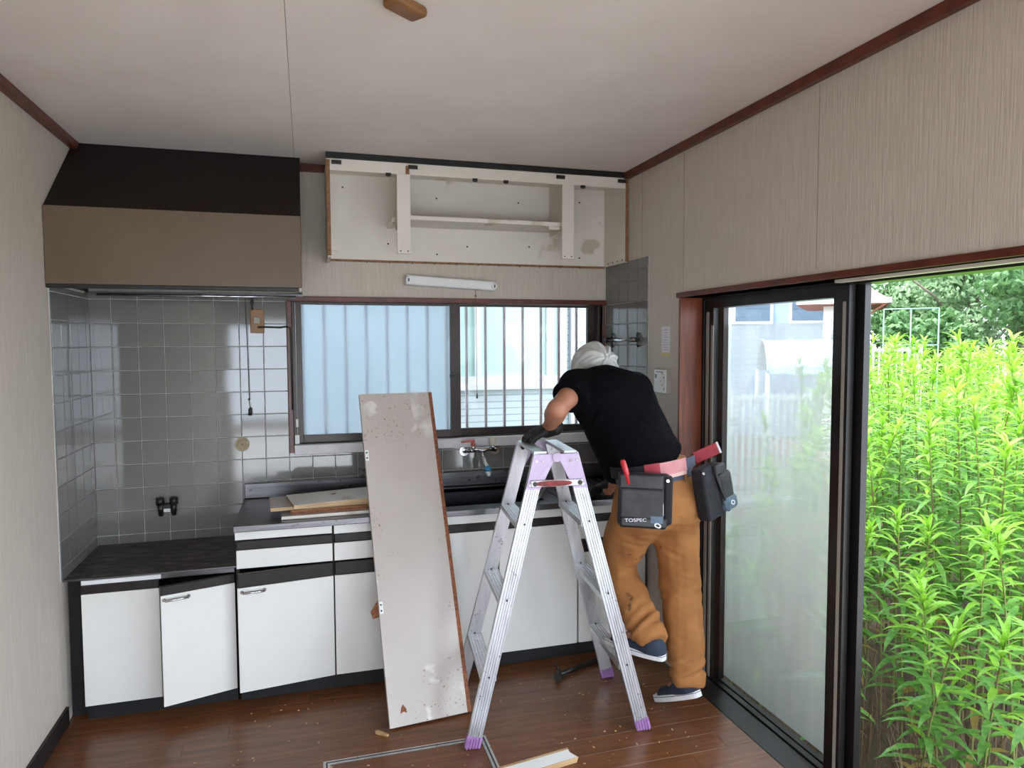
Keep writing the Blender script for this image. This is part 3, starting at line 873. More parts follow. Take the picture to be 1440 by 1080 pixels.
# ================================================================== SMALL THINGS ON THE WALLS
gv = empty('gas_valve', (-0.64, YB - 0.03, 0.72), 'black double gas valve on the grey tiles above the cooker worktop', 'gas valve')
gx, gz = -0.644, 0.762
box('body', gx - 0.026, gx + 0.026, YB - 0.040, YB - 0.008, gz - 0.030, gz + 0.010, M['black'], gv, 0.004)
for s_ in (-1, 1):
    MB().tube([(gx + s_ * 0.028, YB - 0.03, gz - 0.044), (gx + s_ * 0.028, YB - 0.035, gz - 0.012), (gx + s_ * 0.028, YB - 0.036, gz + 0.012)], [0.010, 0.013, 0.015], 14).build('outlet', M['iron'], gv)
    MB().tube([(gx + s_ * 0.030, YB - 0.036, gz + 0.012), (gx + s_ * 0.030, YB - 0.038, gz + 0.042)], [0.019, 0.017], 8).build('knob', M['black'], gv)
box('label_plate', gx - 0.014, gx + 0.014, YB - 0.0415, YB - 0.040, gz - 0.026, gz - 0.010, M['clearplastic'], gv)
hc = empty('pipe_hole_cover', (-0.307, YB - 0.012, 1.0), 'round beige pipe hole cover on the grey tiles', 'cover')
MB().cyl((-0.307, YB - 0.006, 1.038), (-0.307, YB - 0.011, 1.038), 0.034, 28).build('disc', M['beigecap'], hc)
MB().cyl((-0.307, YB - 0.011, 1.038), (-0.307, YB - 0.0125, 1.038), 0.006, 12).build('centre_mark', M['cabedge'], hc)
so = empty('wall_socket', (-0.224, YB - 0.01, 1.58), 'old brown wall socket plate with dark cable beside the window', 'socket')
box('plate', -0.256, -0.192, YB - 0.017, YB - 0.006, 1.578, 1.694, M['socket'], so, 0.003)
box('inset', -0.240, -0.212, YB - 0.021, YB - 0.016, 1.625, 1.655, M['greyplastic'], so, 0.002)
MB().tube([(-0.222, YB - 0.018, 1.606), (-0.190, YB - 0.020, 1.608), (-0.120, YB - 0.019, 1.606), (-0.092, YB - 0.020, 1.610), (-0.074, YB - 0.020, 1.605), (-0.070, YB - 0.020, 1.57), (-0.069, YB - 0.019, 1.20)], 0.0045, 8).build('cable', M['cord'], so)
MB().tube([(-0.244, YB - 0.022, 1.690), (-0.246, YB - 0.024, 1.715), (-0.243, YB - 0.024, 1.74), (-0.245, YB - 0.03, 1.765)], 0.004, 8).ball((-0.244, YB - 0.024, 1.728), (0.008, 0.006, 0.016), 8).build('plug_lead', M['cord'], so)
hp = empty('hood_pull_switch', (-0.27, YB - 0.04, 1.2), 'thin dark pull cord hanging from the hood in front of the tiles', 'cord')
MB().tube([(-0.275, YB - 0.045, 1.765), (-0.271, YB - 0.035, 1.50), (-0.268, YB - 0.03, 1.27)], 0.0017, 6).build('cord', M['cord'], hp)
MB().tube([(-0.268, YB - 0.03, 1.272), (-0.270, YB - 0.03, 1.255), (-0.266, YB - 0.03, 1.215)], 0.0014, 6).ball((-0.270, YB - 0.03, 1.258), 0.005, 8).build('knot', M['cord'], hp)
MB().tube([(-0.266, YB - 0.03, 1.217), (-0.266, YB - 0.03, 1.210), (-0.266, YB - 0.03, 1.180)], [0.004, 0.008, 0.009], 8).build('bob', M['black'], hp)

# right wall: rail, note, control panel
tr = empty('towel_rail', (XR - 0.02, 3.4, 1.53), 'short chrome towel rail with black brackets on the tiled side wall', 'rail')
for y in (3.215, 3.520):
    b_ = box('bracket', XR - 0.058, XR - 0.006, y - 0.011, y + 0.011, 1.528, 1.552, M['black'], tr, 0.004)
    MB().tube([(XR - 0.010, y, 1.505), (XR - 0.016, y, 1.512), (XR - 0.016, y, 1.568), (XR - 0.010, y, 1.575)], 0.006, 8).build('clip', M['black'], b_)
MB().cyl((XR - 0.048, 3.19, 1.540), (XR - 0.048, 3.560, 1.540), 0.0075, 14).build('rail', M['chrome'], tr)
nt_ = empty('paper_note', (XR, 2.95, 1.46), 'narrow white paper note taped to the wall above the control panel', 'note')
box('sheet', XR - 0.0022, XR - 0.0010, 2.912, 2.990, 1.475, 1.600, M['paper'], nt_)
for k in range(9):
    box('text_line', XR - 0.0026, XR - 0.0022, 2.924 + 0.006 * (k % 3), 2.978 - 0.010 * (k % 2), 1.583 - k * 0.0115, 1.5845 - k * 0.0115, M['ink'], nt_)
box('tape', XR - 0.0030, XR - 0.0012, 2.910, 2.990, 1.464, 1.478, M['tape'], nt_)
cp = empty('control_panel', (XR, 2.965, 1.28), 'white wall control panel with grey sides beside the wooden jamb', 'control panel')
box('housing', XR - 0.022, XR - 0.0005, 2.905, 3.020, 1.288, 1.400, M['greyplastic'], cp, 0.002)
fp_ = box('face', XR - 0.0255, XR - 0.021, 2.907, 3.018, 1.290, 1.398, M['whiteplastic'], cp, 0.0015)
box('display', XR - 0.0263, XR - 0.0254, 2.992, 3.008, 1.358, 1.376, M['bluepatch'], fp_)
for k in range(5):
    box('button', XR - 0.0275, XR - 0.0254, 2.918 + 0.014 * (k % 3), 2.926 + 0.014 * (k % 3), 1.305 + 0.018 * k, 1.313 + 0.018 * k, M['greyplastic'], fp_)
box('text_line', XR - 0.0260, XR - 0.0254, 2.93, 3.00, 1.386, 1.390, M['ink'], fp_)

# brown ceiling rosette
cr = empty('ceiling_rosette', (0.27, 1.86, ZC - 0.03), 'small brown wooden ceiling rosette with open wiring side', 'rosette')
rm = Matrix.Translation((0.262, 1.852, ZC - 0.0005)) @ Matrix.Rotation(R(38), 4, 'Z')
box('block', -0.055, 0.055, -0.030, 0.030, -0.028, 0, M['cardbrown'], cr, 0.010, rm)
box('terminal_strip', -0.046, 0.046, 0.0285, 0.0315, -0.022, -0.006, M['clearplastic'], cr, 0, rm)
for k in (-0.03, 0.03):
    box('contact', k - 0.006, k + 0.006, 0.0310, 0.0325, -0.018, -0.010, M['iron'], cr, 0, rm)

# ================================================================== BOARDS ON THE SINK TOP
def slab(name, label, cx, cy, z, lx, ly, th, rz, tilt, mtop, medge, group=None, tx=0.0):
    e = empty(name, (cx, cy, z), label, 'board', group)
    mm = Matrix.Translation((cx, cy, z)) @ Matrix.Rotation(R(rz), 4, 'Z') @ Matrix.Rotation(R(tilt), 4, 'Y') @ Matrix.Rotation(R(tx), 4, 'X')
    box('core', -lx / 2, lx / 2, -ly / 2, ly / 2, 0.0008, th - 0.0008, medge, e, 0, mm)
    box('top_face', -lx / 2, lx / 2, -ly / 2, ly / 2, th - 0.0008, th, mtop, e, 0, mm)
    box('bottom_face', -lx / 2, lx / 2, -ly / 2, ly / 2, 0, 0.0008, mtop, e, 0, mm)
    return e, mm
slab('loose_board', 'cream board with white edge lying lowest on the steel top', 0.13, 3.265, 0.7715, 0.50, 0.26, 0.014, 2, 0, M['panel'], M['cabwhite'])
slab('loose_board', 'brown bare wooden board inside the stack on the steel top', 0.15, 3.275, 0.7865, 0.46, 0.22, 0.014, 1, 0, M['rawwood'], M['chip'])
slab('loose_board', 'pale board with raw wood end sticking out left of the stack', 0.08, 3.305, 0.8015, 0.50, 0.24, 0.014, 4, 0, M['panel'], M['rawwood'])
e_, mm_ = slab('loose_board', 'cream board with dark knot hole on top of the stack', 0.145, 3.285, 0.8184, 0.46, 0.24, 0.013, 9, -0.6, M['cabwhite'], M['rawwood'])
MB().cyl(mm_ @ Vector((-0.03, 0.04, 0.0128)), mm_ @ Vector((-0.03, 0.04, 0.0136)), 0.012, 12).build('knot_hole', M['cabedge'], e_)
# scissor-like metal straps in the sink
ms = empty('metal_strap', (1.2, 3.3, 0.772), 'bent chrome metal strap lying on the drainer', 'strap')
MB().bar((1.03, 3.12, 0.778), (1.17, 3.36, 0.800), 0.020, 0.004).build('strip', M['chrome'], ms)
MB().bar((1.17, 3.36, 0.800), (1.36, 3.42, 0.790), 0.020, 0.004).bar((1.36, 3.42, 0.790), (1.30, 3.22, 0.778), 0.02, 0.004).build('strip', M['iron'], ms)

# ================================================================== LEANING CABINET PANEL
lp_ = empty('cabinet_panel', (0.46, 2.73, 0), 'tall dirty white cabinet panel with chipboard edge leaning against the sink', 'panel')
BL, BR = Vector((0.289, 2.709, 0.0085)), Vector((0.626, 2.747, 0.0085))
TM = Vector((0.385, 3.262, 1.296))
pu = (BR - BL).normalized()
pv = TM - (BL + BR) / 2
plen = pv.length
pv = (pv - pu * pv.dot(pu)).normalized()
pn = pu.cross(pv)                         # towards the viewer
PM = Matrix.Translation(BL) @ Matrix((pu, pv, pn)).transposed().to_4x4()
pw = (BR - BL).length
box('core', 0, pw, 0, plen, -0.0195, -0.001, M['chip'], lp_, 0, PM)
box('front_face', 0, pw - 0.017, 0, plen, -0.001, 0, M['panel'], lp_, 0, PM)
box('back_face', 0, pw, 0, plen, -0.0205, -0.0195, M['panel'], lp_, 0, PM)
box('edge_band', -0.0008, 0, 0, plen, -0.0205, 0, M['panel'], lp_, 0, PM)
for v_ in (0.435, 1.085):
    pl_ = box('hinge_plate', 0.001, 0.016, v_, v_ + 0.048, 0, 0.0015, M['whiteplastic'], lp_, 0, PM)
    for q in (0.012, 0.036):
        MB().cyl(PM @ Vector((0.008, v_ + q, 0.0014)), PM @ Vector((0.008, v_ + q, 0.0025)), 0.004, 8).build('screw_hole', M['black'], pl_)
hb = MB().tube([PM @ Vector((0.002, 1.05, -0.022)), PM @ Vector((-0.024, 1.055, -0.018)), PM @ Vector((-0.030, 1.03, -0.016)), PM @ Vector((-0.004, 1.02, -0.02))], 0.005, 8)
hb.build('hinge_arm', M['iron'], lp_)
MB().add([PM @ Vector(p) for p in ((0.0, 0.49, -0.021), (-0.03, 0.45, -0.03), (-0.022, 0.42, -0.028), (0, 0.425, -0.021), (0.0, 0.49, -0.026), (-0.03, 0.45, -0.036), (-0.022, 0.42, -0.034), (0, 0.425, -0.026))], [(0, 1, 2, 3), (7, 6, 5, 4), (0, 4, 5, 1), (1, 5, 6, 2), (2, 6, 7, 3), (3, 7, 4, 0)]).build('torn_splinter', M['chip'], lp_)
MB().add([PM @ Vector(p) for p in ((0.045, 0.045, 0.0003), (0.060, 0.052, 0.0006), (0.072, 0.045, 0.0006), (0.070, 0.062, 0.0006), (0.058, 0.080, 0.0006), (0.050, 0.066, 0.0006))], [(0, 1, 2, 3, 4, 5)]).build('chipped_spot', M['chip'], lp_)

# ================================================================== STEPLADDER
LR = R(-5.7)
LC = Vector((0.932, 2.690, 0))
LMX = Matrix.Translation(LC) @ Matrix.Rotation(LR, 4, 'Z')
LW = lambda x, y, z: LMX @ Vector((x, y, z))
lad = empty('stepladder', LC, 'worn aluminium stepladder with violet feet and hinge plates', 'ladder')
HB, HT, VB, VT, ZT = 0.341, 0.060, 0.222, 0.160, 1.102
def railpt(sx, sy, z):
    k = z / ZT
    return LW(sx * (HB + (HT - HB) * k), sy * (VB + (VT - VB) * k), z)
w2, t2 = 0.027, 0.011
ridge = [(-w2, -t2), (w2, -t2), (w2, t2)]
for c_ in (0.0195, 0.009, 0.0, -0.009, -0.0195):
    ridge += [(c_ + 0.0035, t2), (c_ + 0.0020, t2 - 0.0035), (c_ - 0.0020, t2 - 0.0035), (c_ - 0.0035, t2)]
ridge += [(-w2, t2)]
out = LMX.to_3x3() @ Vector((0, -1, 0))
for sx in (-1, 1):
    for sy in (-1, 1):
        rl = MB().extr(railpt(sx, sy, 0.035), railpt(sx, sy, ZT - 0.005), ridge, out * (1 if sy < 0 else -1)).build('rail', M['alu'], lad)
        for z in (0.265, 0.55, 0.835):
            p_ = railpt(sx, sy, z)
            MB().cyl(p_ + out * 0.0105, p_ + out * 0.0135, 0.004, 8).build('rivet', M['iron'], rl)
        # foot with open ribs
        p_ = railpt(sx, sy, 0.0)
        q_ = railpt(sx, sy, 0.045)
        fm = MB().extr(p_ + Vector((0, 0, 0.0)), q_, [(-0.030, -0.013), (0.030, -0.013), (0.030, 0.011), (-0.030, 0.011)], out)
        # level the sole on the floor
        for i_, v_ in enumerate(fm.v):
            fm.v[i_] = (v_[0], v_[1], max(v_[2], 0.001) if v_[2] < 0.02 else v_[2])
        ft = fm.build('foot', M['pinkfoot'], lad)
        for k in range(5):
            a_ = railpt(sx, sy, 0.004) + (LMX.to_3x3() @ Vector((-0.022 + 0.011 * k, 0, 0))) + out * 0.0125
            b_ = railpt(sx, sy, 0.040) + (LMX.to_3x3() @ Vector((-0.022 + 0.011 * k, 0, 0))) + out * 0.0125
            MB().bar(a_, b_, 0.0055, 0.006, out).build('foot_rib', M['pinkfoot'], ft)
    for z in (0.265, 0.55, 0.835):
        a_, b_ = railpt(sx, -1, z), railpt(sx, 1, z)
        prof = [(-0.030, -0.022), (0.030, -0.022), (0.030, -0.018), (0.030, 0.0)]
        for k in range(5):
            c_ = 0.024 - 0.012 * k
            prof += [(c_ + 0.004, 0.0), (c_ + 0.002, -0.002), (c_ - 0.002, -0.002), (c_ - 0.004, 0.0)]
        prof += [(-0.030, 0.0)]
        rg = MB().extr(a_, b_, prof, (0, 0, 1)).build('rung', M['alu'], lad)
    # top plate joining front and back rail
    a_, b_ = railpt(sx, -1, ZT), railpt(sx, 1, ZT)
    MB().bar(a_, b_, 0.050, 0.012).build('top_cap', M['alu'], lad)
# hinge plates front and back
for sy in (-1, 1):
    od = out if sy < 0 else -out
    for sx in (-1, 1):
        top_, low_ = railpt(sx, sy, ZT - 0.002), railpt(sx, sy, ZT - 0.135)
        ux = LMX.to_3x3() @ Vector((1, 0, 0))
        o3 = od * 0.0125
        pts = [low_ + ux * 0.029 + o3, low_ - ux * 0.029 + o3, top_ - ux * 0.030 + o3, top_ + ux * (0.030) + o3]
        if sx < 0:
            pts = [low_ - ux * 0.028 + o3, low_ + ux * 0.028 + o3, top_ + ux * 0.048 + o3 - Vector((0, 0, 0.03)), top_ + ux * 0.058 + o3, top_ - ux * 0.028 + o3]
        else:
            pts = [low_ - ux * 0.028 + o3, low_ + ux * 0.028 + o3, top_ + ux * 0.028 + o3, top_ - ux * 0.058 + o3, top_ - ux * 0.048 + o3 - Vector((0, 0, 0.03))]
        n_ = len(pts)
        vs_ = [tuple(p) for p in pts] + [tuple(p + od * 0.004) for p in pts]
        hpn = MB().add(vs_, [tuple(range(n_)), tuple(range(n_, 2 * n_))[::-1]] + [(i, (i + 1) % n_, n_ + (i + 1) % n_, n_ + i) for i in range(n_)]).build('hinge_plate', M['purple'], lad)
        for zz, xx in ((ZT - 0.028, -0.013), (ZT - 0.028, 0.013), (ZT - 0.118, -0.014), (ZT - 0.118, 0.014)):
            p_ = railpt(sx, sy, zz) + ux * xx + od * 0.016
            MB().cyl(p_, p_ + od * 0.004, 0.0052, 10).build('bolt', M['chrome'], hpn)
    c_ = (railpt(-1, sy, ZT - 0.014) + railpt(1, sy, ZT - 0.014)) / 2 + od * 0.012
    MB().cyl(c_, c_ + od * 0.011, 0.018, 20).cyl(c_ + od * 0.011, c_ + od * 0.013, 0.013, 20).build('hinge_pin', M['purple'], lad)
a_, b_ = railpt(-1, -1, 0.990) + out * 0.020, railpt(1, -1, 0.990) + out * 0.020
ux = (b_ - a_).normalized()
sbm = MB().bar(a_ - ux * 0.016, b_ + ux * 0.012, 0.012, 0.026).build('spreader_bar', M['alu'], lad, 0.003)
lb = []
c0 = (a_ + b_) / 2 - ux * 0.015 + out * 0.0065
for k in range(28):
    t_ = 2 * math.pi * k / 28
    lb.append(c0 + ux * 0.072 * math.copysign(abs(math.cos(t_)) ** 0.7, math.cos(t_)) + Vector((0, 0, 0.0105 * math.copysign(abs(math.sin(t_)) ** 0.7, math.sin(t_)))))
MB().add(lb, [tuple(range(28))]).build('red_label', M['redlabel'], sbm)
for p_ in (a_, b_):
    MB().cyl(p_ + out * 0.004, p_ + out * 0.010, 0.009, 14).build('pivot', M['iron'], sbm)

# ================================================================== FLOOR THINGS
ham = empty('hammer', (1.08, 2.95, 0), 'dark hammer lying on the floor near the cabinet kickboard', 'hammer')
MB().tube([(1.085, 2.935, 0.016), (1.16, 2.965, 0.014), (1.30, 3.02, 0.013)], [0.010, 0.011, 0.014], 10).build('handle', M['black'], ham)
MB().tube([(1.058, 2.895, 0.017), (1.064, 2.910, 0.017), (1.066, 2.914, 0.017), (1.080, 2.945, 0.018), (1.086, 2.958, 0.016)], [0.016, 0.016, 0.012, 0.013, 0.011], 14).build('head', M['iron'], ham)
MB().tube([(1.086, 2.958, 0.016), (1.088, 2.980, 0.022), (1.082, 3.000, 0.040)], [0.010, 0.007, 0.003], 10).build('claw', M['iron'], ham)
fh = empty('floor_hatch', (0.335, 2.27, 0), 'underfloor storage hatch with aluminium edge strips in the brown floor', 'hatch')
for i_, (x0, x1, y0, y1) in enumerate(((HX0, HX1, HY1 - 0.024, HY1), (HX0, HX1, HY0, HY0 + 0.024), (HX0, HX0 + 0.024, HY0 + 0.024, HY1 - 0.024), (HX1 - 0.024, HX1, HY0 + 0.024, HY1 - 0.024))):
    b_ = box('edge_strip', x0, x1, y0, y1, -0.011, 0.0015, M['alu'], fh)
    if i_ < 2:
        box('groove', x0 + 0.011, x1 - 0.011, (y0 + y1) / 2 - 0.003, (y0 + y1) / 2 + 0.003, 0.0015, 0.0020, M['black'], b_)
    else:
        box('groove', (x0 + x1) / 2 - 0.003, (x0 + x1) / 2 + 0.003, y0 - 0.01, y1 + 0.01, 0.0015, 0.0020, M['black'], b_)
for k in range(6):
    a_ = HY0 + 0.026 + k * (HY1 - HY0 - 0.052) / 6
    box('lid_plank', HX0 + 0.026, HX1 - 0.026, a_ + 0.0005, a_ + (HY1 - HY0 - 0.052) / 6 - 0.0005, -0.011, 0.0, M['plank'], fh)
wbm = Matrix.Translation((0.905, 2.372, 0)) @ Matrix.Rotation(R(9), 4, 'Z')
wbo = empty('wood_offcut', (0.75, 2.33, 0), 'white faced wooden offcut with broken end on the floor', 'offcut')
MB().add([wbm @ Vector(p) for p in ((-0.42, -0.075, 0.001), (0.0, -0.070, 0.001), (0.004, -0.03, 0.001), (-0.006, 0.0, 0.001), (-0.42, 0.0, 0.001), (-0.42, -0.075, 0.020), (0.006, -0.070, 0.020), (-0.006, -0.03, 0.020), (0.0, 0.0, 0.020), (-0.42, 0.0, 0.020))], [(4, 3, 2, 1, 0), (5, 6, 7, 8, 9), (0, 1, 6, 5), (1, 2, 7, 6), (2, 3, 8, 7), (3, 4, 9, 8), (4, 0, 5, 9)]).build('core', M['rawwood'], wbo)
MB().add([wbm @ Vector(p) for p in ((-0.42, -0.073, 0.0204), (0.003, -0.068, 0.0204), (-0.008, -0.03, 0.0204), (-0.004, -0.012, 0.0204), (-0.42, -0.012, 0.0204))], [(0, 1, 2, 3, 4)]).build('white_face', M['whiteplastic'], wbo)
sp_ = MB().add([(0.232, 2.70, 0.001), (0.272, 2.668, 0.001), (0.280, 2.674, 0.001), (0.244, 2.708, 0.001), (0.228, 2.702, 0.014), (0.270, 2.668, 0.010), (0.278, 2.674, 0.010), (0.242, 2.710, 0.013)], [(3, 2, 1, 0), (4, 5, 6, 7), (0, 1, 5, 4), (1, 2, 6, 5), (2, 3, 7, 6), (3, 0, 4, 7)]).build('wood_splinter', M['rawwood'])
tag(sp_, 'curled wood splinter on the floor by the leaning panel', 'splinter')
# crumbs of plaster and chipboard, too many and small to count
cm = MB()
for k in range(150):
    x, y = random.uniform(-0.5, 1.5), random.uniform(2.25, 3.05)
    if 0.25 < x < 0.66 and 2.7 < y < 3.1:
        continue
    s_ = random.uniform(0.0012, 0.0034)
    a_ = random.uniform(0, 6.28)
    mm_ = Matrix.Translation((x, y, 0.0004)) @ Matrix.Rotation(a_, 4, 'Z')
    cm.box(-s_ * random.uniform(1, 2.2), s_, -s_ * 0.6, s_ * 0.6, 0, s_ * 0.7, mm_)
cr_ = cm.build('demolition_crumbs', M['rawwood'])
cr_['kind'] = 'stuff'
tag(cr_, 'scattered crumbs of wood and plaster on the floor', 'debris')
# ================================================================== PERSON
A = lambda *p: np.array(p, dtype=float)
def smin(a, b, k):
    h = np.clip(0.5 + 0.5 * (b - a) / k, 0, 1)
    return b + (a - b) * h - k * h * (1 - h)
def unit(v):
    v = np.asarray(v, float)
    return v / np.linalg.norm(v)
def capt(p, a, b):
    ab = b - a
    q = p - a
    t = np.clip(q @ ab / (ab @ ab), 0, 1)
    return t, q - t[:, None] * ab
def cap(p, a, b, ra, rb):
    t, q = capt(p, a, b)
    return np.linalg.norm(q, axis=1) - (ra + (rb - ra) * t)
def ecap(p, a, b, ra, rb, wd, ka, kb=None):
    t, q = capt(p, a, b)
    kb = ka if kb is None else kb
    k = ka + (kb - ka) * t
    cw = q @ wd
    q = q + (cw / k - cw)[:, None] * wd
    return np.linalg.norm(q, axis=1) - (ra + (rb - ra) * t)
def ell(p, c, ax, r):
    q = (p - c) @ np.array(ax).T / np.array(r)
    n = np.linalg.norm(q, axis=1)
    return (n - 1) * min(r)
def folds(p, fr, seed):
    g = np.random.default_rng(seed)
    s = 0
    for i in range(5):
        k = unit(g.normal(size=3)) * fr * (0.7 + 0.6 * g.random())
        s = s + np.sin(p @ k + g.random() * 6.28)
    return s / 5

def surf(name, fn, lo, hi, h, m, parent):
    """surface nets on a signed distance field -> one continuous smooth mesh"""
    lo, hi = np.array(lo, float), np.array(hi, float)
    n = np.ceil((hi - lo) / h).astype(int) + 1
    ax = [lo[i] + h * np.arange(n[i]) for i in range(3)]
    G = np.stack(np.meshgrid(*ax, indexing='ij'), -1).reshape(-1, 3)
    D = np.empty(len(G))
    for s in range(0, len(G), 400000):
        D[s:s + 400000] = fn(G[s:s + 400000])
    D = D.reshape(n)
    Sg = D < 0
    nc = n - 1
    cnt = np.zeros(nc, int)
    acc = np.zeros(tuple(nc) + (3,))
    num = np.zeros(nc)
    offs = [(i, j, k) for i in (0, 1) for j in (0, 1) for k in (0, 1)]
    sl = lambda o: tuple(slice(o[i], o[i] + nc[i]) for i in range(3))
    for a in offs:
        for d in range(3):
            if a[d]: continue
            b = list(a); b[d] = 1
            da, db = D[sl(a)], D[sl(b)]
            cr = (da < 0) != (db < 0)
            t = np.where(cr, da / np.where(cr, da - db, 1), 0)
            for i in range(3):
                acc[..., i] += np.where(cr, a[i] + (t if i == d else 0), 0)
            num += cr
    act = num > 0
    idx = -np.ones(nc, int)
    idx[act] = np.arange(act.sum())
    cell = np.argwhere(act)
    V = lo + h * (cell + acc[act] / num[act][:, None])
    F = []
    for d in range(3):
        o1, o2 = (d + 1) % 3, (d + 2) % 3
        s0 = [slice(1, -1)] * 3; s1 = [slice(1, -1)] * 3
        s0[d] = slice(0, -1); s1[d] = slice(1, None)
        a, b = Sg[tuple(s0)], Sg[tuple(s1)]
        for flip, msk in ((False, a & ~b), (True, ~a & b)):
            ii = np.argwhere(msk)
            base = ii + 1
            base[:, d] -= 1
            q = []
            for u, v in ((-1, -1), (0, -1), (0, 0), (-1, 0)):
                c = base.copy(); c[:, o1] += u; c[:, o2] += v
                q.append(idx[c[:, 0], c[:, 1], c[:, 2]])
            q = np.stack(q, 1)
            F.append(q[:, ::-1] if flip else q)
    F = np.concatenate(F)
    F = F[(F >= 0).all(1)]
    me = bpy.data.meshes.new(name)
    me.from_pydata(V.tolist(), [], F.tolist())
    me.materials.append(m)
    me.polygons.foreach_set('use_smooth', [True] * len(me.polygons))
    me.update()
    return place(name, me, parent)

per = empty('person', (1.40, 2.55, 0.0), 'person in black t-shirt and tan trousers bending over the ladder, seen from behind', 'person')
Pv = A(1.362, 2.550, 0.905)
hipL, hipR = A(1.275, 2.530, 0.865), A(1.448, 2.562, 0.862)
kneL, kneR = A(1.274, 2.775, 0.540), A(1.506, 2.605, 0.490)
ankL, ankR = A(1.306, 2.500, 0.352), A(1.470, 2.480, 0.160)
heelL, toeL = A(1.336, 2.440, 0.2645), A(1.205, 2.665, 0.2645)
heelR, toeR = A(1.492, 2.428, 0.098), A(1.416, 2.615, 0.004)
wst = A(1.356, 2.585, 1.015)
chs = A(1.262, 2.745, 1.275)
nck = A(1.238, 2.810, 1.395)
hed = A(1.248, 2.935, 1.396)
shL, shR = A(1.098, 2.768, 1.335), A(1.395, 2.835, 1.315)
elL, wrL = A(0.954, 2.618, 1.262), A(0.982, 2.790, 1.168)
elR, wrR = A(1.470, 2.930, 1.060), A(1.395, 3.060, 0.850)
wd = unit(A(0.972, 0.21, -0.03))
fwd = unit(A(-0.15, 0.98, 0.0))
fd = unit(A(-0.12, 0.80, -0.58))          # where the face looks
hup = unit(np.cross(wd, fd)); hup = hup if hup[2] > 0 else -hup
hax = (unit(np.cross(fd, hup)), fd, hup)

def body_sdf(p):
    d = ell(p, hed, hax, (0.078, 0.098, 0.108))
    d = smin(d, ell(p, hed + fd * 0.035 - hup * 0.065, hax, (0.055, 0.055, 0.050)), 0.03)       # jaw
    d = smin(d, cap(p, hed + fd * 0.095 - hup * 0.005, hed + fd * 0.112 - hup * 0.030, 0.008, 0.013), 0.012)  # nose
    for s in (-1, 1):
        d = smin(d, ell(p, hed + hax[0] * 0.078 * s - hup * 0.01, hax, (0.012, 0.022, 0.032)), 0.006)
        e = hed + hax[0] * 0.032 * s + fd * 0.090 + hup * 0.012
        d = np.maximum(d, -(np.linalg.norm(p - e, axis=1) - 0.011))                                # eye sockets
        d = np.minimum(d, np.linalg.norm(p - (e - fd * 0.004), axis=1) - 0.010)
    d = np.maximum(d, -cap(p, hed + fd * 0.094 - hup * 0.058 - hax[0] * 0.022, hed + fd * 0.094 - hup * 0.058 + hax[0] * 0.022, 0.004, 0.004))
    d = smin(d, cap(p, hed - hup * 0.05 - fd * 0.02, nck - A(0, 0.02, 0.03), 0.056, 0.062), 0.03)
    d = smin(d, ecap(p, wst, chs, 0.095, 0.105, wd, 1.4), 0.05)
    d = smin(d, ecap(p, Pv, wst, 0.105, 0.095, wd, 1.3), 0.05)
    for s_, e_, w_ in ((shL, elL, wrL), (shR, elR, wrR)):
        d = smin(d, cap(p, chs * 0.35 + s_ * 0.65, s_, 0.07, 0.056), 0.05)
        d = smin(d, cap(p, s_, e_, 0.052, 0.037), 0.03)
        mid = e_ + (w_ - e_) * 0.28
        d = smin(d, cap(p, e_, mid, 0.035, 0.038), 0.025)
        d = smin(d, cap(p, mid, w_, 0.038, 0.028), 0.025)
        d = smin(d, cap(p, w_, w_ + unit(w_ - e_) * 0.04, 0.028, 0.026), 0.02)
    for h_, k_, a_, t_ in ((hipL, kneL, ankL, toeL), (hipR, kneR, ankR, toeR)):
        d = smin(d, cap(p, h_, k_, 0.072, 0.052), 0.04)
        d = smin(d, cap(p, k_, a_, 0.050, 0.034), 0.03)
        d = smin(d, cap(p, a_, a_ + (t_ - a_) * 0.6, 0.032, 0.024), 0.02)
    return d
surf('body', body_sdf, (0.84, 2.38, -0.01), (1.62, 3.17, 1.62), 0.0085, M['skin'], per)

# --- trousers
def pants_sdf(p):
    d = ecap(p, Pv - A(0, 0, 0.01), wst - A(0, 0.0, -0.005), 0.124, 0.114, wd, 1.30, 1.38)
    d = smin(d, ell(p, Pv - fwd * 0.045 + wd * 0.07 - A(0, 0, 0.03), (wd, fwd, A(0, 0, 1)), (0.100, 0.105, 0.105)), 0.05)
    d = smin(d, ell(p, Pv - fwd * 0.045 - wd * 0.07 - A(0, 0, 0.03), (wd, fwd, A(0, 0, 1)), (0.100, 0.105, 0.105)), 0.05)
    f1 = folds(p, 60, 3)
    for h_, k_, a_, r in ((hipL, kneL, ankL, 0), (hipR, kneR, ankR, 1)):
        d = smin(d, cap(p, h_, k_, 0.104, 0.080), 0.045)
        t, q = capt(p, k_, a_)
        rr = 0.082 + (0.066 - 0.082) * t + 0.006 * np.sin(t * 3.14)
        # stacked folds at the knee and above the shoe
        rr = rr + 0.0075 * np.sin(t * 44 + 3 * (q @ wd) / 0.06) * (np.exp(-((t - 0.93) / 0.18) ** 2) + 0.8 * np.exp(-((t - 0.02) / 0.14) ** 2))
        lg = np.linalg.norm(q, axis=1) - rr
        ax_ = unit(a_ - k_)
        lg = np.maximum(lg, (p - (a_ + ax_ * 0.040)) @ ax_)          # cuff
        d = smin(d, lg, 0.03)
    d = d + 0.0060 * f1 + 0.0022 * folds(p, 150, 9)
    d = np.maximum(d, (p - (wst + A(0, 0, 0.03))) @ unit(wst - Pv))
    return d
pants = surf('trousers', pants_sdf, (1.10, 2.36, 0.08), (1.66, 2.92, 1.09), 0.007, M['pants'], per)

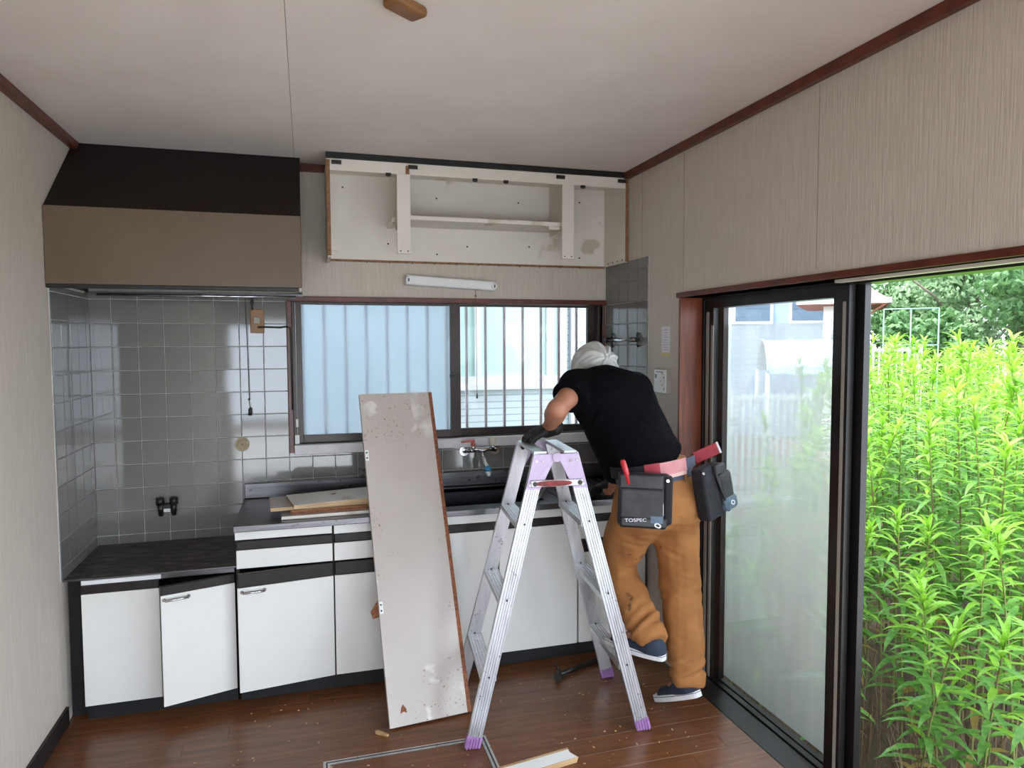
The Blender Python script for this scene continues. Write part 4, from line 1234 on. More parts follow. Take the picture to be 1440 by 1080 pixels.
# --- t-shirt
def shirt_sdf(p):
    d = ecap(p, wst + A(0.002, -0.008, -0.005), chs, 0.126, 0.128, wd, 1.33, 1.42)
    belly = wst + A(-0.060, 0.06, -0.075)
    d = smin(d, ecap(p, belly, chs + A(-0.02, 0.05, -0.05), 0.085, 0.10, wd, 1.2), 0.06)
    d = smin(d, ecap(p, chs, nck - A(0, 0.02, 0.04), 0.120, 0.072, wd, 1.42, 1.35), 0.05)
    for s_, e_ in ((shL, elL), (shR, elR)):
        d = smin(d, cap(p, chs * 0.3 + s_ * 0.7, s_, 0.092, 0.074), 0.05)
        d = smin(d, cap(p, s_, s_ + (e_ - s_) * 0.62, 0.073, 0.070), 0.03)
    d = d + 0.004 * folds(p, 45, 11) + 0.002 * folds(p, 110, 5)
    for s_, e_ in ((shL, elL), (shR, elR)):
        ax_ = unit(e_ - s_)
        c = s_ + (e_ - s_) * 0.47
        near = np.linalg.norm(p - c, axis=1) < 0.14
        d = np.where(near & (((p - s_) @ ax_) > 0), np.maximum(d, (p - c) @ ax_), d)
    # collar and hem
    d = np.maximum(d, (p - (nck + A(0, 0.0, 0.030))) @ unit(A(-0.05, 0.35, 0.93)))
    hemn = unit(A(-0.55, -0.05, 1.0))
    d = np.maximum(d, -((p - A(1.36, 2.46, 1.032)) @ hemn))
    return d
surf('t_shirt', shirt_sdf, (0.94, 2.40, 0.86), (1.60, 3.02, 1.47), 0.007, M['tshirt'], per)

# --- towel wrapped round the head
def towel_sdf(p):
    q = p - (hed + hup * 0.012 - fd * 0.008)
    u, v, w_ = q @ hax[0], q @ fd, q @ hup
    ang = np.arctan2(w_ + 0.02, u)
    back = np.clip((0.05 - v) / 0.15, 0, 1)
    wr = 0.0062 * np.sin(ang * 9 + 12 * v + 2 * folds(p, 40, 2)) * back + 0.0042 * np.sin(ang * 17 - 34 * v + 3 * folds(p, 50, 6)) * back + 0.005 * folds(p, 80, 21)
    d = ell(p, hed + hup * 0.010 - fd * 0.006, hax, (0.100, 0.116, 0.122)) - wr
    # knot bulge on the nape
    d = smin(d, ell(p, hed - fd * 0.088 + hup * 0.0, hax, (0.062, 0.030, 0.045)) + 0.004 * folds(p, 160, 8), 0.025)
    d = np.maximum(d, (p - (hed + fd * 0.055)) @ unit(fd - 0.35 * hup))
    d = np.maximum(d, -((p - (hed - hup * 0.085)) @ hup))
    return d
tw = surf('head_towel', towel_sdf, (1.09, 2.75, 1.22), (1.41, 3.11, 1.60), 0.0045, M['towel'], per)

# --- gloves: palm, four fingers of different length and a thumb
def glove(name, w_, hd, lat, dn, curl, fa, cuff):
    hd, lat, dn = unit(hd), unit(lat), unit(dn)
    chains = []
    for i, (off, l1, l2) in enumerate(((-0.031, 0.034, 0.040), (-0.010, 0.038, 0.046), (0.011, 0.036, 0.043), (0.030, 0.028, 0.034))):
        k0 = w_ + hd * 0.082 + lat * off - hd * 0.006 * abs(i - 1.2)
        k1 = k0 + (hd * (1 - 0.35 * curl) + dn * 0.35 * curl) * l1
        k2 = k1 + (hd * (0.6 - 0.55 * curl) + dn * (0.3 + 0.75 * curl)) * l2
        chains.append((k0, k1, k2, off))
    th0 = w_ + hd * 0.026 - lat * 0.030
    th1 = th0 + hd * 0.030 - lat * 0.026 + dn * 0.010
    th2 = th1 + hd * 0.030 - lat * 0.004 + dn * 0.024
    def f(p):
        d = ecap(p, w_ + hd * 0.012, w_ + hd * 0.074, 0.021, 0.0185, lat, 1.5, 2.15)
        d = smin(d, cap(p, w_ - hd * 0.020 - (fa * cuff), w_ + hd * 0.010, 0.037, 0.030), 0.02)
        for k0, k1, k2, off in chains:
            d = smin(d, cap(p, w_ + hd * 0.055 + lat * off * 0.9, k0, 0.0130, 0.0125), 0.008)
            d = np.minimum(d, cap(p, k0, k1, 0.0120, 0.0108))
            d = np.minimum(d, cap(p, k1, k2, 0.0110, 0.0090))
        d = smin(d, cap(p, th0, th1, 0.0165, 0.0130), 0.012)
        d = np.minimum(d, cap(p, th1, th2, 0.0130, 0.0105))
        return d + 0.0008 * folds(p, 240, 4)
    pts = np.array([w_ - fa * (cuff + 0.06), w_ - hd * 0.09, th2, w_] + [c[2] for c in chains] + [c[1] for c in chains])
    surf(name, f, pts.min(0) - 0.05, pts.max(0) + 0.05, 0.0034, M['glove'], per)
glove('glove', wrL + A(0.0, 0.0, -0.010), A(-0.93, 0.36, -0.22), A(0.32, 0.93, 0.05), A(0.05, 0, -1), 0.75, unit(wrL - elL), 0.022)
glove('glove', wrR, A(-0.35, 0.85, -0.30), A(-0.9, -0.35, 0.0), A(0, 0, -1), 0.35, unit(wrR - elR), 0.11)

# --- shoes: white rubber sole and navy canvas upper
def shoe(heel, toe):
    f_ = unit(toe - heel)
    L = np.linalg.norm(toe - heel)
    side = unit(np.cross(f_, A(0, 0, 1)))
    up = np.cross(side, f_)
    n = 28
    outl = []
    for k in range(n):
        t = 2 * math.pi * k / n
        lx = 0.5 - 0.5 * math.cos(t)
        half = (0.031 + 0.014 * math.sin(min(1, lx * 1.25) * 1.9)) * (abs(math.sin(t)) ** 0.45)
        outl.append((lx * (L + 0.02) - 0.01, math.copysign(half, math.sin(t))))
    def P(q, z):
        return tuple(heel + f_ * q[0] + side * q[1] + up * z)
    mb = MB()
    vs_ = [P(q, 0.0) for q in outl] + [P(q, 0.027) for q in outl]
    mb.add(vs_, [tuple(range(n))[::-1], tuple(range(n, 2 * n))] + [(i, (i + 1) % n, n + (i + 1) % n, n + i) for i in range(n)])
    root = bpy.data.objects.new('shoe', None)
    root.location = Vector(heel)
    root.empty_display_size = 0.03
    link(root, per)
    root.location = Vector(heel)
    mb.build('sole', M['solewhite'], root, 0.003)
    st_ = MB()
    n2 = len(outl)
    vs_ = [P((q[0], q[1] * 1.02), 0.019) for q in outl] + [P((q[0], q[1] * 1.02), 0.0215) for q in outl]
    st_.add(vs_, [(i, (i + 1) % n2, n2 + (i + 1) % n2, n2 + i) for i in range(n2)])
    st_.build('sole_stripe', M['shoenavy'], root)
    def g(p):
        a, b = heel + f_ * 0.035 + up * 0.035, toe - f_ * 0.045 + up * 0.026
        d = ecap(p, a, b, 0.038, 0.026, side, 1.0, 1.55)
        d = smin(d, ecap(p, heel + f_ * 0.045 + up * 0.03, heel + f_ * 0.060 + up * 0.082, 0.040, 0.036, f_, 1.15), 0.03)
        d = np.maximum(d, -((p - heel) @ up - 0.024))
        d = np.maximum(d, (p - heel) @ up - 0.085 - 0.05 * np.clip((p - heel) @ f_ - 0.05, -0.1, 0.1))
        return d
    c = np.array([heel, toe, heel + up * 0.12])
    surf('upper', g, c.min(0) - 0.07, c.max(0) + 0.07, 0.0042, M['shoenavy'], root)
shoe(heelL, toeL)
shoe(heelR, toeR)

# --- trouser details
def ring_arc(c, ax_u, ax_v, ru, rv, a0, a1, nrm, h0, h1, th, n=16):
    mb = MB()
    vs_ = []
    for i in range(n + 1):
        a = R(a0 + (a1 - a0) * i / n)
        rad = ax_u * math.cos(a) * ru + ax_v * math.sin(a) * rv
        o_ = unit(ax_u * math.cos(a) / ru + ax_v * math.sin(a) / rv)
        for hh in (h0, h1):
            for tt in (0, th):
                vs_.append(tuple(c + rad + o_ * tt + nrm * hh))
    fs_ = []
    for i in range(n):
        k = i * 4
        fs_ += [(k, k + 4, k + 6, k + 2), (k + 1, k + 3, k + 7, k + 5), (k, k + 1, k + 5, k + 4), (k + 2, k + 6, k + 7, k + 3)]
    fs_ += [(0, 2, 3, 1), (4 * n, 4 * n + 1, 4 * n + 3, 4 * n + 2)]
    return mb.add(vs_, fs_)
bn = unit(A(-0.12, 0.10, 1.0))
bu = unit(wd - bn * (wd @ bn))
bv = -unit(np.cross(bn, bu))            # backwards (towards the camera side)
bc = A(1.358, 2.574, 0.998)
ring_arc(bc - bn * 0.034, bu, bv, 0.168, 0.128, 20, 200, bn, 0.0, 0.030, 0.004).build('trouser_belt', M['strapgrey'], pants)
for a in (72, 104):
    ring_arc(bc - bn * 0.042, bu, bv, 0.173, 0.133, a - 2.5, a + 2.5, bn, -0.004, 0.044, 0.004, 3).build('belt_loop', M['pants'], pants)

# --- tool belt with two pouches
tb = empty('tool_belt', (float(bc[0]), float(bc[1]), 0.83), 'black leather tool belt with two pouches and pink webbing worn by the person', 'tool belt')
RU, RV = 0.180, 0.140
ring_arc(bc, bu, bv, RU, RV, 118, 330, bn, 0.004, 0.048, 0.006, 30).build('belt_strap', M['mesh'], tb)
ring_arc(bc, bu, bv, RU, RV, 72, 116, bn, 0.000, 0.050, 0.008, 12).build('pink_pad', M['pinkbelt'], tb)
ring_arc(bc, bu, bv, RU + 0.001, RV + 0.001, 114, 134, bn, 0.002, 0.052, 0.009, 8).build('red_webbing', M['redbelt'], tb)
ring_arc(bc - bn * 0.014, bu, bv, RU, RV, 74, 116, bn, 0.0, 0.015, 0.006, 10).build('pale_lining', M['beltpad'], tb)
ring_arc(bc, bu, bv, RU + 0.004, RV + 0.004, 20, 73, bn, 0.004, 0.046, 0.005, 12).build('belt_strap', M['strapgrey'], tb)
# loose red end with white tip
p0 = bc + bu * RU * 0.80 + bv * RV * 0.66 + bn * 0.03
dE = unit(A(0.80, -0.20, 0.36))
MB().bar(tuple(p0), tuple(p0 + dE * 0.105), 0.006, 0.048, tuple(unit(A(-0.3, 0.1, 0.9)))).build('belt_end', M['redbelt'], tb, 0.002)
MB().bar(tuple(p0 + dE * 0.105), tuple(p0 + dE * 0.114), 0.007, 0.049, tuple(unit(A(-0.3, 0.1, 0.9)))).build('belt_tip', M['whitemark'], tb, 0.002)

def text_mesh(txt, size, mtx, m, parent, name='lettering'):
    cu = bpy.data.curves.new('t', 'FONT')
    cu.body = txt
    cu.size = size
    cu.extrude = 0.0004
    cu.align_x = 'CENTER'
    o = bpy.data.objects.new('t', cu)
    COL.objects.link(o)
    dg = bpy.context.evaluated_depsgraph_get()
    me = bpy.data.meshes.new_from_object(o.evaluated_get(dg))
    bpy.data.objects.remove(o)
    me.transform(mtx)
    me.materials.clear()
    me.materials.append(m)
    return place(name, me, parent)

def pouch_frame(c, nrm, lean):
    nrm = Vector(nrm).normalized()
    up = Vector((0, 0, 1))
    rt = up.cross(nrm).normalized()      # right as seen from outside
    up = nrm.cross(rt)
    return Matrix.Translation(c) @ Matrix((rt, up, nrm)).transposed().to_4x4() @ Matrix.Rotation(R(lean), 4, 'Z')
def taper_box(x0, x1, y0, y1, z0, z1, k, mtx):
    """box wider at the top by k"""
    vs_ = [(x0, y0, z0), (x1, y0, z0), (x1, y1, z0), (x0, y1, z0), (x0, y0, z1), (x1, y0, z1), (x1, y1, z1), (x0, y1, z1)]
    mb = MB()
    mb.add([tuple(mtx @ Vector((p[0], p[1], p[2]))) for p in vs_], [(0, 3, 2, 1), (4, 5, 6, 7), (0, 1, 5, 4), (1, 2, 6, 5), (2, 3, 7, 6), (3, 0, 4, 7)])
    return mb
def logo(mtx, x, y, z, s, parent):
    # rounded ring emblem with a dot
    o_, i_, n = [], [], 16
    for k in range(n):
        a = 2 * math.pi * k / n
        rr = 1.0 + 0.22 * math.cos(2 * a + 0.8)
        o_.append(mtx @ Vector((x + s * rr * math.cos(a), y + s * rr * math.sin(a), z)))
        i_.append(mtx @ Vector((x + s * 0.55 * rr * math.cos(a), y + s * 0.55 * rr * math.sin(a), z)))
    MB().add(o_ + i_, [(k, (k + 1) % n, n + (k + 1) % n, n + k) for k in range(n)]).build('emblem', M['whitemark'], parent)
# left pouch
pm1 = pouch_frame(Vector((1.228, 2.388, 0.930)), (-0.42, -0.90, 0.05), -1.5)
po = taper_box(-0.105, 0.088, -0.098, 0.100, -0.035, 0.028, 0, pm1).build('pouch', M['leather'], tb, 0.012, 3)
fp = taper_box(-0.098, 0.066, -0.094, 0.048, 0.026, 0.052, 0, pm1).build('front_pocket', M['leather'], po, 0.010, 3)
taper_box(-0.100, 0.062, 0.042, 0.098, 0.026, 0.038, 0, pm1).build('upper_pocket', M['leather'], po, 0.006, 2)
taper_box(0.066, 0.098, -0.086, 0.094, -0.028, 0.040, 0, pm1).build('side_gusset', M['mesh'], po, 0.010, 3)
bt = taper_box(-0.096, 0.078, -0.101, -0.058, 0.010, 0.056, 0, pm1).build('bottom_guard', M['black'], fp, 0.010, 3)
taper_box(0.018, 0.064, -0.078, -0.052, 0.054, 0.0575, 0, pm1).build('patch', M['bluepatch'], bt)
text_mesh('TOSPEC', 0.018, pm1 @ Matrix.Translation((-0.036, -0.076, 0.0566)) @ Matrix.Rotation(R(4), 4, 'Z') @ Matrix.Scale(1.25, 4, Vector((1, 0, 0))), M['whitemark'], bt)
logo(pm1, 0.045, -0.086, 0.0575, 0.011, bt)
MB().tube([pm1 @ Vector((0.062, 0.046, 0.040)), pm1 @ Vector((0.064, -0.05, 0.054))], 0.0012, 6).build('stitching', M['whitemark'], po)
MB().cyl(pm1 @ Vector((0.078, 0.080, 0.040)), pm1 @ Vector((0.078, 0.080, 0.043)), 0.006, 12).build('rivet', M['chrome'], po)
# right pouch
pm2 = pouch_frame(Vector((1.540, 2.412, 0.945)), (0.40, -0.90, 0.10), 9)
po2 = taper_box(-0.086, 0.040, -0.108, 0.102, -0.040, 0.020, 0, pm2).build('pouch', M['mesh'], tb, 0.014, 3)
taper_box(-0.020, 0.052, 0.062, 0.098, -0.030, 0.036, 0, pm2).build('flap', M['leather'], po2, 0.008, 2)
f2 = taper_box(0.004, 0.088, -0.080, 0.062, -0.030, 0.034, 0, pm2).build('front_pocket', M['leather'], po2, 0.016, 3)
g2 = taper_box(0.006, 0.094, -0.096, -0.038, -0.030, 0.042, 0, pm2).build('bottom_guard', M['bluepatch'], f2, 0.018, 3)
logo(pm2, 0.050, -0.066, 0.0425, 0.012, g2)
MB().tube([pm2 @ Vector((-0.012, 0.085, 0.024)), pm2 @ Vector((0.002, 0.0, 0.030)), pm2 @ Vector((0.030, -0.095, 0.030))], 0.006, 8).build('strap', M['leather'], po2)
MB().cyl(pm2 @ Vector((-0.082, 0.088, 0.018)), pm2 @ Vector((-0.082, 0.088, 0.024)), 0.006, 12).build('rivet', M['chrome'], po2)
# red handled tool standing in the left pouch
rt = empty('red_handled_tool', pm1 @ Vector((-0.074, 0.09, 0.0)), 'red plastic tool handle sticking out of the left belt pouch', 'tool')
MB().tube([pm1 @ Vector((-0.066, 0.060, 0.030)), pm1 @ Vector((-0.078, 0.110, 0.030)), pm1 @ Vector((-0.090, 0.142, 0.030)), pm1 @ Vector((-0.092, 0.150, 0.030))], [0.010, 0.0105, 0.011, 0.007], 12).build('handle', M['redtool'], rt)
MB().cyl(pm1 @ Vector((-0.066, 0.060, 0.030)), pm1 @ Vector((-0.060, 0.02, 0.030)), 0.005, 10).build('shaft', M['iron'], rt)
# small red tab on the left thigh
tabm = pouch_frame(Vector((1.190, 2.540, 0.800)), (-0.62, -0.78, 0.1), 4)
tab = box('tab', -0.013, 0.013, -0.006, 0.006, -0.02, 0.004, M['redtool'], pants, 0.001, tabm)

# ================================================================== OUTSIDE
GZ = -0.42
gr = struct(box('ground', -9, 30, -12, 32, GZ - 0.1, GZ, M['soil']))

tz = struct(MB().box(-4.0, XR + 5.0, -7.0, YR - 0.15, GZ, -0.12).box(XR + 0.14, XR + 5.0, YR - 0.15, 0.70, GZ, -0.12).build('bounce_slab', mat('pale_bounce', C(214, 213, 210), C(203, 202, 200), rough=0.9, scale=4)))  # unseen pale slab, added to bounce light into the room

# ---- neighbour's house behind the kitchen window
nh = empty('neighbour_house', (0.0, 6.5, GZ), 'neighbouring house with white lap siding close behind the kitchen window', 'house')
NY = 5.10
box('wall', -5.0, 3.30, NY, NY + 4.0, GZ, 3.1, M['siding'], nh)
box('corner_trim', 3.30, 3.38, NY - 0.03, NY + 4.0, GZ, 3.1, M['whiteframe'], nh)
box('eave', -5.2, 3.6, NY - 0.30, NY + 4.3, 3.1, 3.2, M['roof'], nh)
prism_x(MB(), [(NY - 0.30, 3.2), (NY + 2.0, 4.0), (NY + 4.3, 3.2)], -5.2, 3.6).build('roof', M['roof'], nh)
wx0, wx1, wz0, wz1 = 1.03, 1.92, 1.22, 2.35
wf = MB()
for (a, b, c, d) in ((wx0, wx0 + 0.06, wz0 + 0.0605, wz1 - 0.0605), (wx1 - 0.06, wx1, wz0 + 0.0605, wz1 - 0.0605), (wx0, wx1, wz0, wz0 + 0.06), (wx0, wx1, wz1 - 0.06, wz1), (wx0 + 0.17, wx0 + 0.215, wz0 + 0.061, wz1 - 0.061), (wx1 - 0.16, wx1 - 0.11, wz0 + 0.061, wz1 - 0.061)):
    wf.box(a, b, NY - 0.05, NY, c, d)
wfo = wf.build('window', M['whiteframe'], nh)
box('pane', wx0 + 0.05, wx1 - 0.05, NY - 0.02, NY - 0.010, wz0 + 0.05, wz1 - 0.05, M['palegreen'], wfo)
box('window_ledge', wx0 - 0.03, wx1 + 0.03, NY - 0.07, NY, wz0 - 0.04, wz0, M['whiteframe'], nh)
box('downpipe', 1.955, 2.000, NY - 0.06, NY - 0.01, GZ, 3.1, M['whiteframe'], nh)

# ---- goldenrod-like weeds
def leaf_template():
    """lanceolate blade along +x, tip drooping, slight keel"""
    xs = [0.0, 0.22, 0.55, 0.82, 1.0]
    ws = [0.020, 0.078, 0.086, 0.044, 0.0]
    zs = [0.0, 0.06, 0.06, -0.03, -0.15]
    v, f = [], []
    for x, w_, z in zip(xs[:-1], ws, zs):
        v += [(x, -w_, z + 0.02), (x, 0, z), (x, w_, z + 0.02)]
    v.append((1.0, 0, zs[-1]))
    for i in range(3):
        k = i * 3
        f += [(k, k + 1, k + 4, k + 3), (k + 1, k + 2, k + 5, k + 4)]
    f += [(9, 10, 12), (10, 11, 12)]
    return np.array(v), f
LV, LF = leaf_template()

def leaf_list(hh, g, dens):
    """position along the stem, azimuth, pitch, length, class"""
    out_ = []
    n = int(dens * hh)
    az = g.random() * 6.28
    for i in range(n):
        t = 0.22 + 0.78 * (i / n) ** 0.85
        az += 2.39996
        if t < 0.40 and g.random() < 0.45:
            continue
        pitch = R(-22 + 40 * t + g.normal() * 11)
        L_ = (0.095 + 0.062 * math.sin(math.pi * min(1, t))) * (0.85 + 0.35 * g.random())
        c = 2 if (t < 0.38 and g.random() < 0.45) else (0 if (t > 0.74 + 0.1 * g.random() or g.random() < 0.12) else 1)
        out_.append((t, az + g.normal() * 0.15, pitch, L_, c))
    for i in range(12):                         # upright leaf tuft at the tip
        out_.append((1.0 - 0.035 * (i % 3), az + i * 2.39996, R(22 + 5 * i), 0.085 + 0.045 * (1 - i / 12), 0))
    return out_

def stem_curve(hh, g):
    lx, ly = g.normal() * 0.05, g.normal() * 0.05
    return lambda t: np.array([lx * t * t * hh, ly * t * t * hh, t * hh])

def leaf_matrix(l, sc):
    t, az, pitch, L_, c = l
    p = sc(t)
    return Matrix.Translation(Vector(p)) @ Matrix.Rotation(az, 4, 'Z') @ Matrix.Rotation(-pitch, 4, 'Y') @ Matrix.Scale(L_, 4)

LEAFM = ['young', 'mature', 'dry']
leaf_me = []
for nme in LEAFM:
    me = bpy.data.meshes.new('leaf')
    me.from_pydata(LV.tolist(), [], LF)
    me.materials.append(M[nme])
    me.polygons.foreach_set('use_smooth', [True] * len(me.polygons))
    leaf_me.append(me)

def stem_mesh(hh, sc):
    mb = MB()
    mb.tube([sc(t) for t in (0, 0.3, 0.6, 0.85, 1.0)], [0.006, 0.0055, 0.0045, 0.0035, 0.002], 6, False)
    return mb.mesh('stem', M['stem'])

def foliage_mesh(ls, sc):
    vs_, fs_, mi = [], [], []
    for l in ls:
        mx = np.array(leaf_matrix(l, sc))
        v = LV @ mx[:3, :3].T + mx[:3, 3]
        k = len(vs_)
        vs_ += v.tolist()
        fs_ += [tuple(i + k for i in f) for f in LF]
        mi += [l[4]] * len(LF)
    me = bpy.data.meshes.new('foliage')
    me.from_pydata(vs_, [], fs_)
    for nme in LEAFM:
        me.materials.append(M[nme])
    me.polygons.foreach_set('material_index', mi)
    me.polygons.foreach_set('use_smooth', [True] * len(fs_))
    return me

protos = []
for i in range(9):
    g = np.random.default_rng(100 + i)
    hh = 1.0 + 0.11 * i
    sc = stem_curve(hh, g)
    ls = leaf_list(hh, g, 54)
    protos.append((hh, stem_mesh(hh, sc), foliage_mesh(ls, sc)))

def top_z(x, ang, g):
    z = 0.42 + 0.75 * (x - 2.15)
    z = min(z, 1.32)
    if ang < R(37.5):
        z = min(z, 0.55 + 0.35 * max(0, (ang - R(31)) / R(6.5)))
    return z + max(-0.3, min(0.2, g.normal() * 0.13))

WEED_L = 'tall leafy weed stalk in the thick of the weeds behind the front row'
WEED_G = 'tall weeds outside the garden door'
NEAR_L = 'leafy weed with yellow-green tip in the front row outside the garden door'
NEAR_G = 'front row of weeds at the garden door'
g = np.random.default_rng(42)
spots = []
def ok(x, y, mind):
    return all((x - a) ** 2 + (y - b) ** 2 > mind * mind for a, b, _ in spots)
tries = 0
while len(spots) < 296 and tries < 60000:
    tries += 1
    ang = R(g.uniform(28, 58))
    dist = math.sqrt(g.uniform(2.6 ** 2, 8.6 ** 2))
    if tries < 9000:
        dist = math.sqrt(g.uniform(2.6 ** 2, 4.6 ** 2))
    x, y = dist * math.sin(ang), dist * math.cos(ang)
    if x < 2.08 or (y > 4.0 and x < 3.7) or (ang < R(36) and y > 4.2) or (ang < R(41.5) and dist > 6.2):
        continue
    near = x < 2.95
    if near and len([1 for s_ in spots if s_[2]]) >= 34:
        continue
    if ok(x, y, 0.145 if near else (0.15 if dist < 4.6 else 0.20)):
        spots.append((x, y, near))
def make_near(x, y, hh, seed):
    gg = np.random.default_rng(seed)
    sc = stem_curve(hh, gg)
    root = bpy.data.objects.new('weed_plant', None)
    root.empty_display_size = 0.05
    root.location = (x, y, GZ)
    COL.objects.link(root)
    tag(root, NEAR_L, 'weed', NEAR_G)
    so_ = bpy.data.objects.new('stem', stem_mesh(hh, sc))
    COL.objects.link(so_); so_.parent = root
    for l in leaf_list(hh, gg, 46):
        lo_ = bpy.data.objects.new('leaf', leaf_me[l[4]])
        lo_.matrix_basis = leaf_matrix(l, sc)
        COL.objects.link(lo_); lo_.parent = root
for i, (x, y, near) in enumerate(spots):
    ang = math.atan2(x, y)
    hh = max(0.55, top_z(x, ang, g) - GZ)
    if near:
        make_near(x, y, hh, 1000 + i)
        continue
    pr = min(protos, key=lambda q: abs(q[0] - hh) + random.random() * 0.25)
    root = bpy.data.objects.new('weed_plant', None)
    root.empty_display_size = 0.05
    root.location = (x, y, GZ)
    root.rotation_euler = (0, 0, g.random() * 6.28)
    k = hh / pr[0]
    root.scale = (1, 1, k)
    COL.objects.link(root)
    if ang < R(37.5):
        tag(root, 'low weed stalk growing in front of the white picket fence', 'weed', 'weeds before the picket fence')
    elif math.hypot(x, y) > 6.0:
        tag(root, 'distant weed stalk at the far side of the weed field before the trees', 'weed', 'weeds before the trees')
    else:
        tag(root, WEED_L, 'weed', WEED_G)
    for nm_, me in (('stem', pr[1]), ('foliage', pr[2])):
        o = bpy.data.objects.new(nm_, me)
        COL.objects.link(o); o.parent = root

# dry straw under the weeds: uncountable
sm_ = MB()
for i in range(1500):
    ang = R(g.uniform(27, 60)); dist = math.sqrt(g.uniform(2.5 ** 2, 6.0 ** 2))
    x, y = dist * math.sin(ang), dist * math.cos(ang)
    if x < 1.95 or (x < 3.8 and y > 4.6): continue
    hh = g.uniform(0.15, 0.65)
    dx, dy = g.normal() * 0.12, g.normal() * 0.12
    w_ = 0.0025
    a = g.random() * 3.14
    ox, oy = math.cos(a) * w_, math.sin(a) * w_
    sm_.add([(x - ox, y - oy, GZ), (x + ox, y + oy, GZ), (x + dx * 0.5 + ox, y + dy * 0.5 + oy, GZ + hh * 0.7), (x + dx * 0.5 - ox, y + dy * 0.5 - oy, GZ + hh * 0.7), (x + dx, y + dy, GZ + hh)], [(0, 1, 2, 3), (3, 2, 4)])
so_ = sm_.build('dry_grass', M['straw'])
so_['kind'] = 'stuff'
tag(so_, 'dry brown grass stalks between the weeds', 'grass')

# ---- trees and shrubs behind the weeds
def crown(name, label, cx, cy, zc, rx, ry, rz, n, size, m, seed, group, trunk_r=0.08):
    gg = np.random.default_rng(seed)
    root = empty(name, (cx, cy, GZ), label, 'tree', group)
    # blobs of leaves around the crown
    bl_ = [(gg.normal(size=3) * np.array([rx, ry, rz]) * 0.42 + np.array([cx, cy, zc]), gg.uniform(0.25, 0.42) * min(rx, rz)) for _ in range(22)]
    vs_ = np.empty((n, 5, 3)); 
    for i in range(n):
        c, r = bl_[i % len(bl_)]
        d = unit(gg.normal(size=3))
        p = c + d * r * (0.6 + 0.45 * gg.random())
        nn = unit(d + 0.7 * gg.normal(size=3))
        t1 = unit(np.cross(nn, gg.normal(size=3)))
        t2 = np.cross(nn, t1)
        s = size * gg.uniform(0.7, 1.3)
        vs_[i] = [p, p + t1 * s * 0.5 + t2 * s * 0.28, p + t1 * s - nn * s * 0.12, p + t1 * s * 0.5 - t2 * s * 0.28, p + t1 * s * 0.5 + nn * s * 0.06]
    fs_ = []
    for i in range(n):
        k = i * 5
        fs_ += [(k, k + 4, k + 1), (k + 1, k + 4, k + 2), (k + 2, k + 4, k + 3), (k + 3, k + 4, k)]
    me = bpy.data.meshes.new('crown')
    me.from_pydata(vs_.reshape(-1, 3).tolist(), [], fs_)
    me.materials.append(m)
    place('crown', me, root)
    tk = MB().tube([(cx, cy, GZ), (cx + 0.05, cy, GZ + 0.6), (cx - 0.03, cy + 0.05, zc)], [trunk_r, trunk_r * 0.8, trunk_r * 0.4], 8)
    for c, r in bl_[:9]:
        tk.tube([(cx, cy, max(GZ + 0.5, zc - rz * 0.7)), tuple((np.array([cx, cy, zc - rz * 0.4]) + c) / 2), tuple(c)], [trunk_r * 0.4, trunk_r * 0.3, trunk_r * 0.12], 6)
    tk.build('trunk', M['bark'], root)
def polar(px_deg, d):
    return d * math.sin(R(px_deg)), d * math.cos(R(px_deg))
TG = 'trees beyond the weed field'
for i, (deg, d, zc, rx, rz, n, sz, mm_, lab) in enumerate((
    (44.6, 15.4, 1.75, 0.95, 1.35, 4500, 0.13, 'treeleaf', 'dark green bushy tree beside the white gabled house'),
    (46.6, 12.9, 1.35, 0.85, 1.10, 4500, 0.12, 'treeleaf', 'dense dark shrub behind the green pipe frame'),
    (47.3, 17.5, 2.60, 1.45, 1.7, 5500, 0.15, 'treeleaf2', 'pale green tree with loose crown against the sky'),
    (50.0, 14.9, 2.40, 1.25, 1.7, 6000, 0.13, 'treeleaf2', 'pale tree with grey branches showing in the crown'),
    (52.6, 12.6, 2.10, 1.05, 1.7, 6000, 0.12, 'treeleaf', 'green broad tree beyond the right end of the weeds'),
    (55.3, 16.0, 2.80, 1.5, 2.1, 5000, 0.14, 'treeleaf', 'tall dark tree farthest from the white gabled house'))):
    x, y = polar(deg, d)
    crown('garden_tree', lab, x, y, zc, rx, rx, rz, n, sz, M[mm_], 300 + i, TG)

# ---- far white house with brown roof
hx, hy = polar(43.05, 12.5)
fhh = empty('far_house', (hx, hy, GZ), 'white house with brown roof and red-brown eaves behind the weeds', 'house')
hmx = Matrix.Translation((hx, hy, 0)) @ Matrix.Rotation(R(-43), 4, 'Z')
MB().box(-0.62, 0.0, 0.0, 1.5, GZ, 2.10, hmx).build('wall', M['cream'], fhh)
MB().box(-0.04, 0.01, -0.02, 0.0, GZ, 2.1, hmx).build('corner_post', M['soffit'], fhh)
vs_ = [(-1.0, -0.35, 2.17), (0.33, -0.35, 2.17), (0.33, 1.9, 2.17), (-1.0, 1.9, 2.17), (-1.0, 0.6, 2.75), (-0.45, 0.6, 2.75)]
MB().add([hmx @ Vector(p) for p in vs_], [(0, 1, 5, 4), (1, 2, 5), (2, 3, 4, 5), (3, 0, 4)]).build('roof', M['roof'], fhh)
MB().box(-0.98, 0.30, -0.33, 1.88, 2.10, 2.165, hmx).build('soffit', M['soffit'], fhh)
MB().box(-1.0, 0.35, -0.38, -0.34, 2.12, 2.20, hmx).box(0.31, 0.35, -0.36, 1.9, 2.12, 2.20, hmx).build('gutter', M['whiteframe'], fhh)
